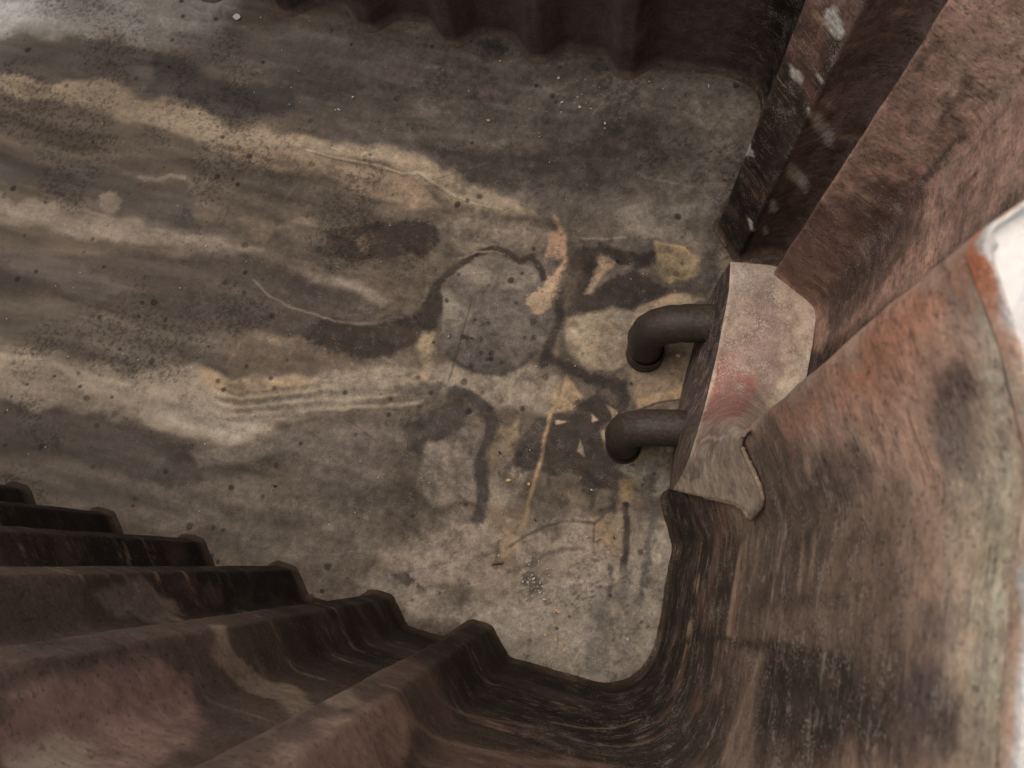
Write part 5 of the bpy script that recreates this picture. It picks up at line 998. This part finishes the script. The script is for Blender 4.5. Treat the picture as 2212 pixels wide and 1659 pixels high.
# ------------------------------------------------------------------ loose chips and twigs on the floor
def chip(x, y, lx, ly, rot, mat, label, name='paint_chip', cat='paint chip', group=None, th=.0016):
    bm = bmesh.new()
    n = random.randint(6, 8)
    ring = []
    for k in range(n):
        a = k / n * 2 * math.pi
        q = random.uniform(.65, 1.1)
        ring.append((lx / 2 * q * math.cos(a), ly / 2 * q * math.sin(a)))
    up = [bm.verts.new((p[0], p[1], th + random.uniform(0, .0015))) for p in ring]
    dn = [bm.verts.new((p[0] * .96, p[1] * .96, 0)) for p in ring]
    bm.faces.new(up); bm.faces.new(dn[::-1])
    for k in range(n):
        bm.faces.new((dn[k], dn[(k + 1) % n], up[(k + 1) % n], up[k]))
    me = bpy.data.meshes.new(name)
    bm.to_mesh(me); bm.free()
    me.materials.append(mat)
    o = bpy.data.objects.new(name, me)
    o.location = (x, y, .0035); o.rotation_euler = (random.uniform(-.08, .08), random.uniform(-.08, .08), rot)
    COL.objects.link(o)
    tag(o, label, cat, group)
    return o

for (x, y, lx, ly, rot, m, label) in [[-0.0317,-0.1014,0.02,0.0085,-0.31,"y","largest pale yellow chip on the clear grey floor in the near corner"],[-0.0217,-0.1539,0.0095,0.0085,0.05,"y","square yellow chip beside an oblong one near the rounded floor corner"],[-0.0087,-0.1602,0.0115,0.006,-0.16,"y","oblong yellow chip just below the square one near the rounded floor corner"],[-0.0436,-0.1522,0.0085,0.006,0.12,"y","small yellow chip left of the square and oblong pair"],[-0.0641,-0.0867,0.0085,0.0045,0.15,"w","narrow pale chip between the splash mark and the large yellow chip"],[0.1136,-0.1151,0.0075,0.006,-0.52,"w","small pale chip under the dark drip streaks by the end wall"],[-1.1689,1.0623,0.026,0.0185,-0.58,"w","large white chip alone on the grey floor near the far wall"],[-0.804,0.9101,0.0065,0.0055,0.4,"w","tiny white chip just above the upper tan flow band"],[-0.8277,0.8711,0.011,0.0035,-0.29,"w","thin white sliver left of the tiny chip above the tan band"],[-0.3344,1.0613,0.0085,0.0065,-0.32,"w","topmost white chip of three under the far ribs"],[-0.3111,1.001,0.009,0.0065,0.59,"w","middle white chip of three, left of its neighbour"],[-0.2681,0.9975,0.0085,0.007,-0.04,"w","lowest and rightmost white chip of three under the far ribs"],[-0.2005,0.9689,0.006,0.008,0.4,"w","lone upright white chip right of the group of three"],[-0.466,0.9192,0.01,0.0065,-0.03,"y","pale yellow chip on the dark floor above the tan band"],[-0.4822,1.0777,0.0075,0.005,0.17,"w","white chip beside the dark smudge below the far ribs"],[-0.1377,1.133,0.0055,0.0045,-0.42,"w","white chip close under the last far rib before the corner"],[0.0818,0.4688,0.011,0.008,0.16,"y","pale chip on tan floor between the two elbow pipes"],[-0.1957,0.1233,0.012,0.0085,0.44,"y","pale orange chip beside the dark wavy streak"],[-0.1529,0.1268,0.0065,0.0065,0.03,"y","small pale orange chip on the tan fissure line"],[0.0074,1.1118,0.003,0.011,0.29,"w","thin pale splinter in the far rounded floor corner"]]:
    chip(x, y, lx, ly, rot, M_chip_y if m == 'y' else M_chip_w, label, group='paint chips lying on the floor')
for (x, y, lx, ly, rot, label) in [[-0.1206,0.0588,0.0085,0.003,-0.9,"twig bit above the thin dark arcs on the floor"],[0.0426,0.0663,0.007,0.0035,-1.0,"twig bit left of the dark drip streak"],[-0.1684,-0.0448,0.014,0.0035,0.1,"longest twig bit, at the end of the dark smear"],[-0.2302,0.1748,0.0095,0.004,-0.3,"twig bit on tan floor left of the fissure line"],[-0.6778,-0.0182,0.007,0.003,0.9,"twig bit on the dull floor left of the speckled patch"]]:
    chip(x, y, lx, ly, rot, M_bark, label, 'twig', 'twig', 'bits of dark twig on the floor', .003)

# grit too fine to count
def build_grit():
    bm = bmesh.new()
    spots = []
    for (x, y, s, n) in [[-0.0988,-0.0649,0.022,45],[-0.0772,-0.0737,0.02,25],[-0.0192,-0.1488,0.05,14],[-0.0104,-0.1965,0.012,9],[-0.2809,1.0185,0.05,16]]:
        for _ in range(n):
            spots.append((random.gauss(x, s), random.gauss(y, s)))
    for _ in range(110):
        spots.append((random.uniform(-1.7, .12), random.uniform(-.18, 1.1)))
    for (x, y) in spots:
        r = .0011 + .0016 * random.random() ** 2
        a0 = random.uniform(0, 6.28)
        vs = [bm.verts.new((x + r * random.uniform(.6, 1.6) * math.cos(a0 + k * 1.571), y + r * random.uniform(.6, 1.3) * math.sin(a0 + k * 1.571), .0045)) for k in range(4)]
        top = bm.verts.new((x, y, .0045 + r))
        for k in range(4):
            bm.faces.new((vs[k], vs[(k + 1) % 4], top))
    me = bpy.data.meshes.new('grit')
    bm.to_mesh(me); bm.free()
    me.materials.append(M_chip_w)
    o = bpy.data.objects.new('grit', me)
    COL.objects.link(o)
    o['kind'] = 'stuff'
    o['label'] = 'fine pale grit scattered over the grey floor'
build_grit()
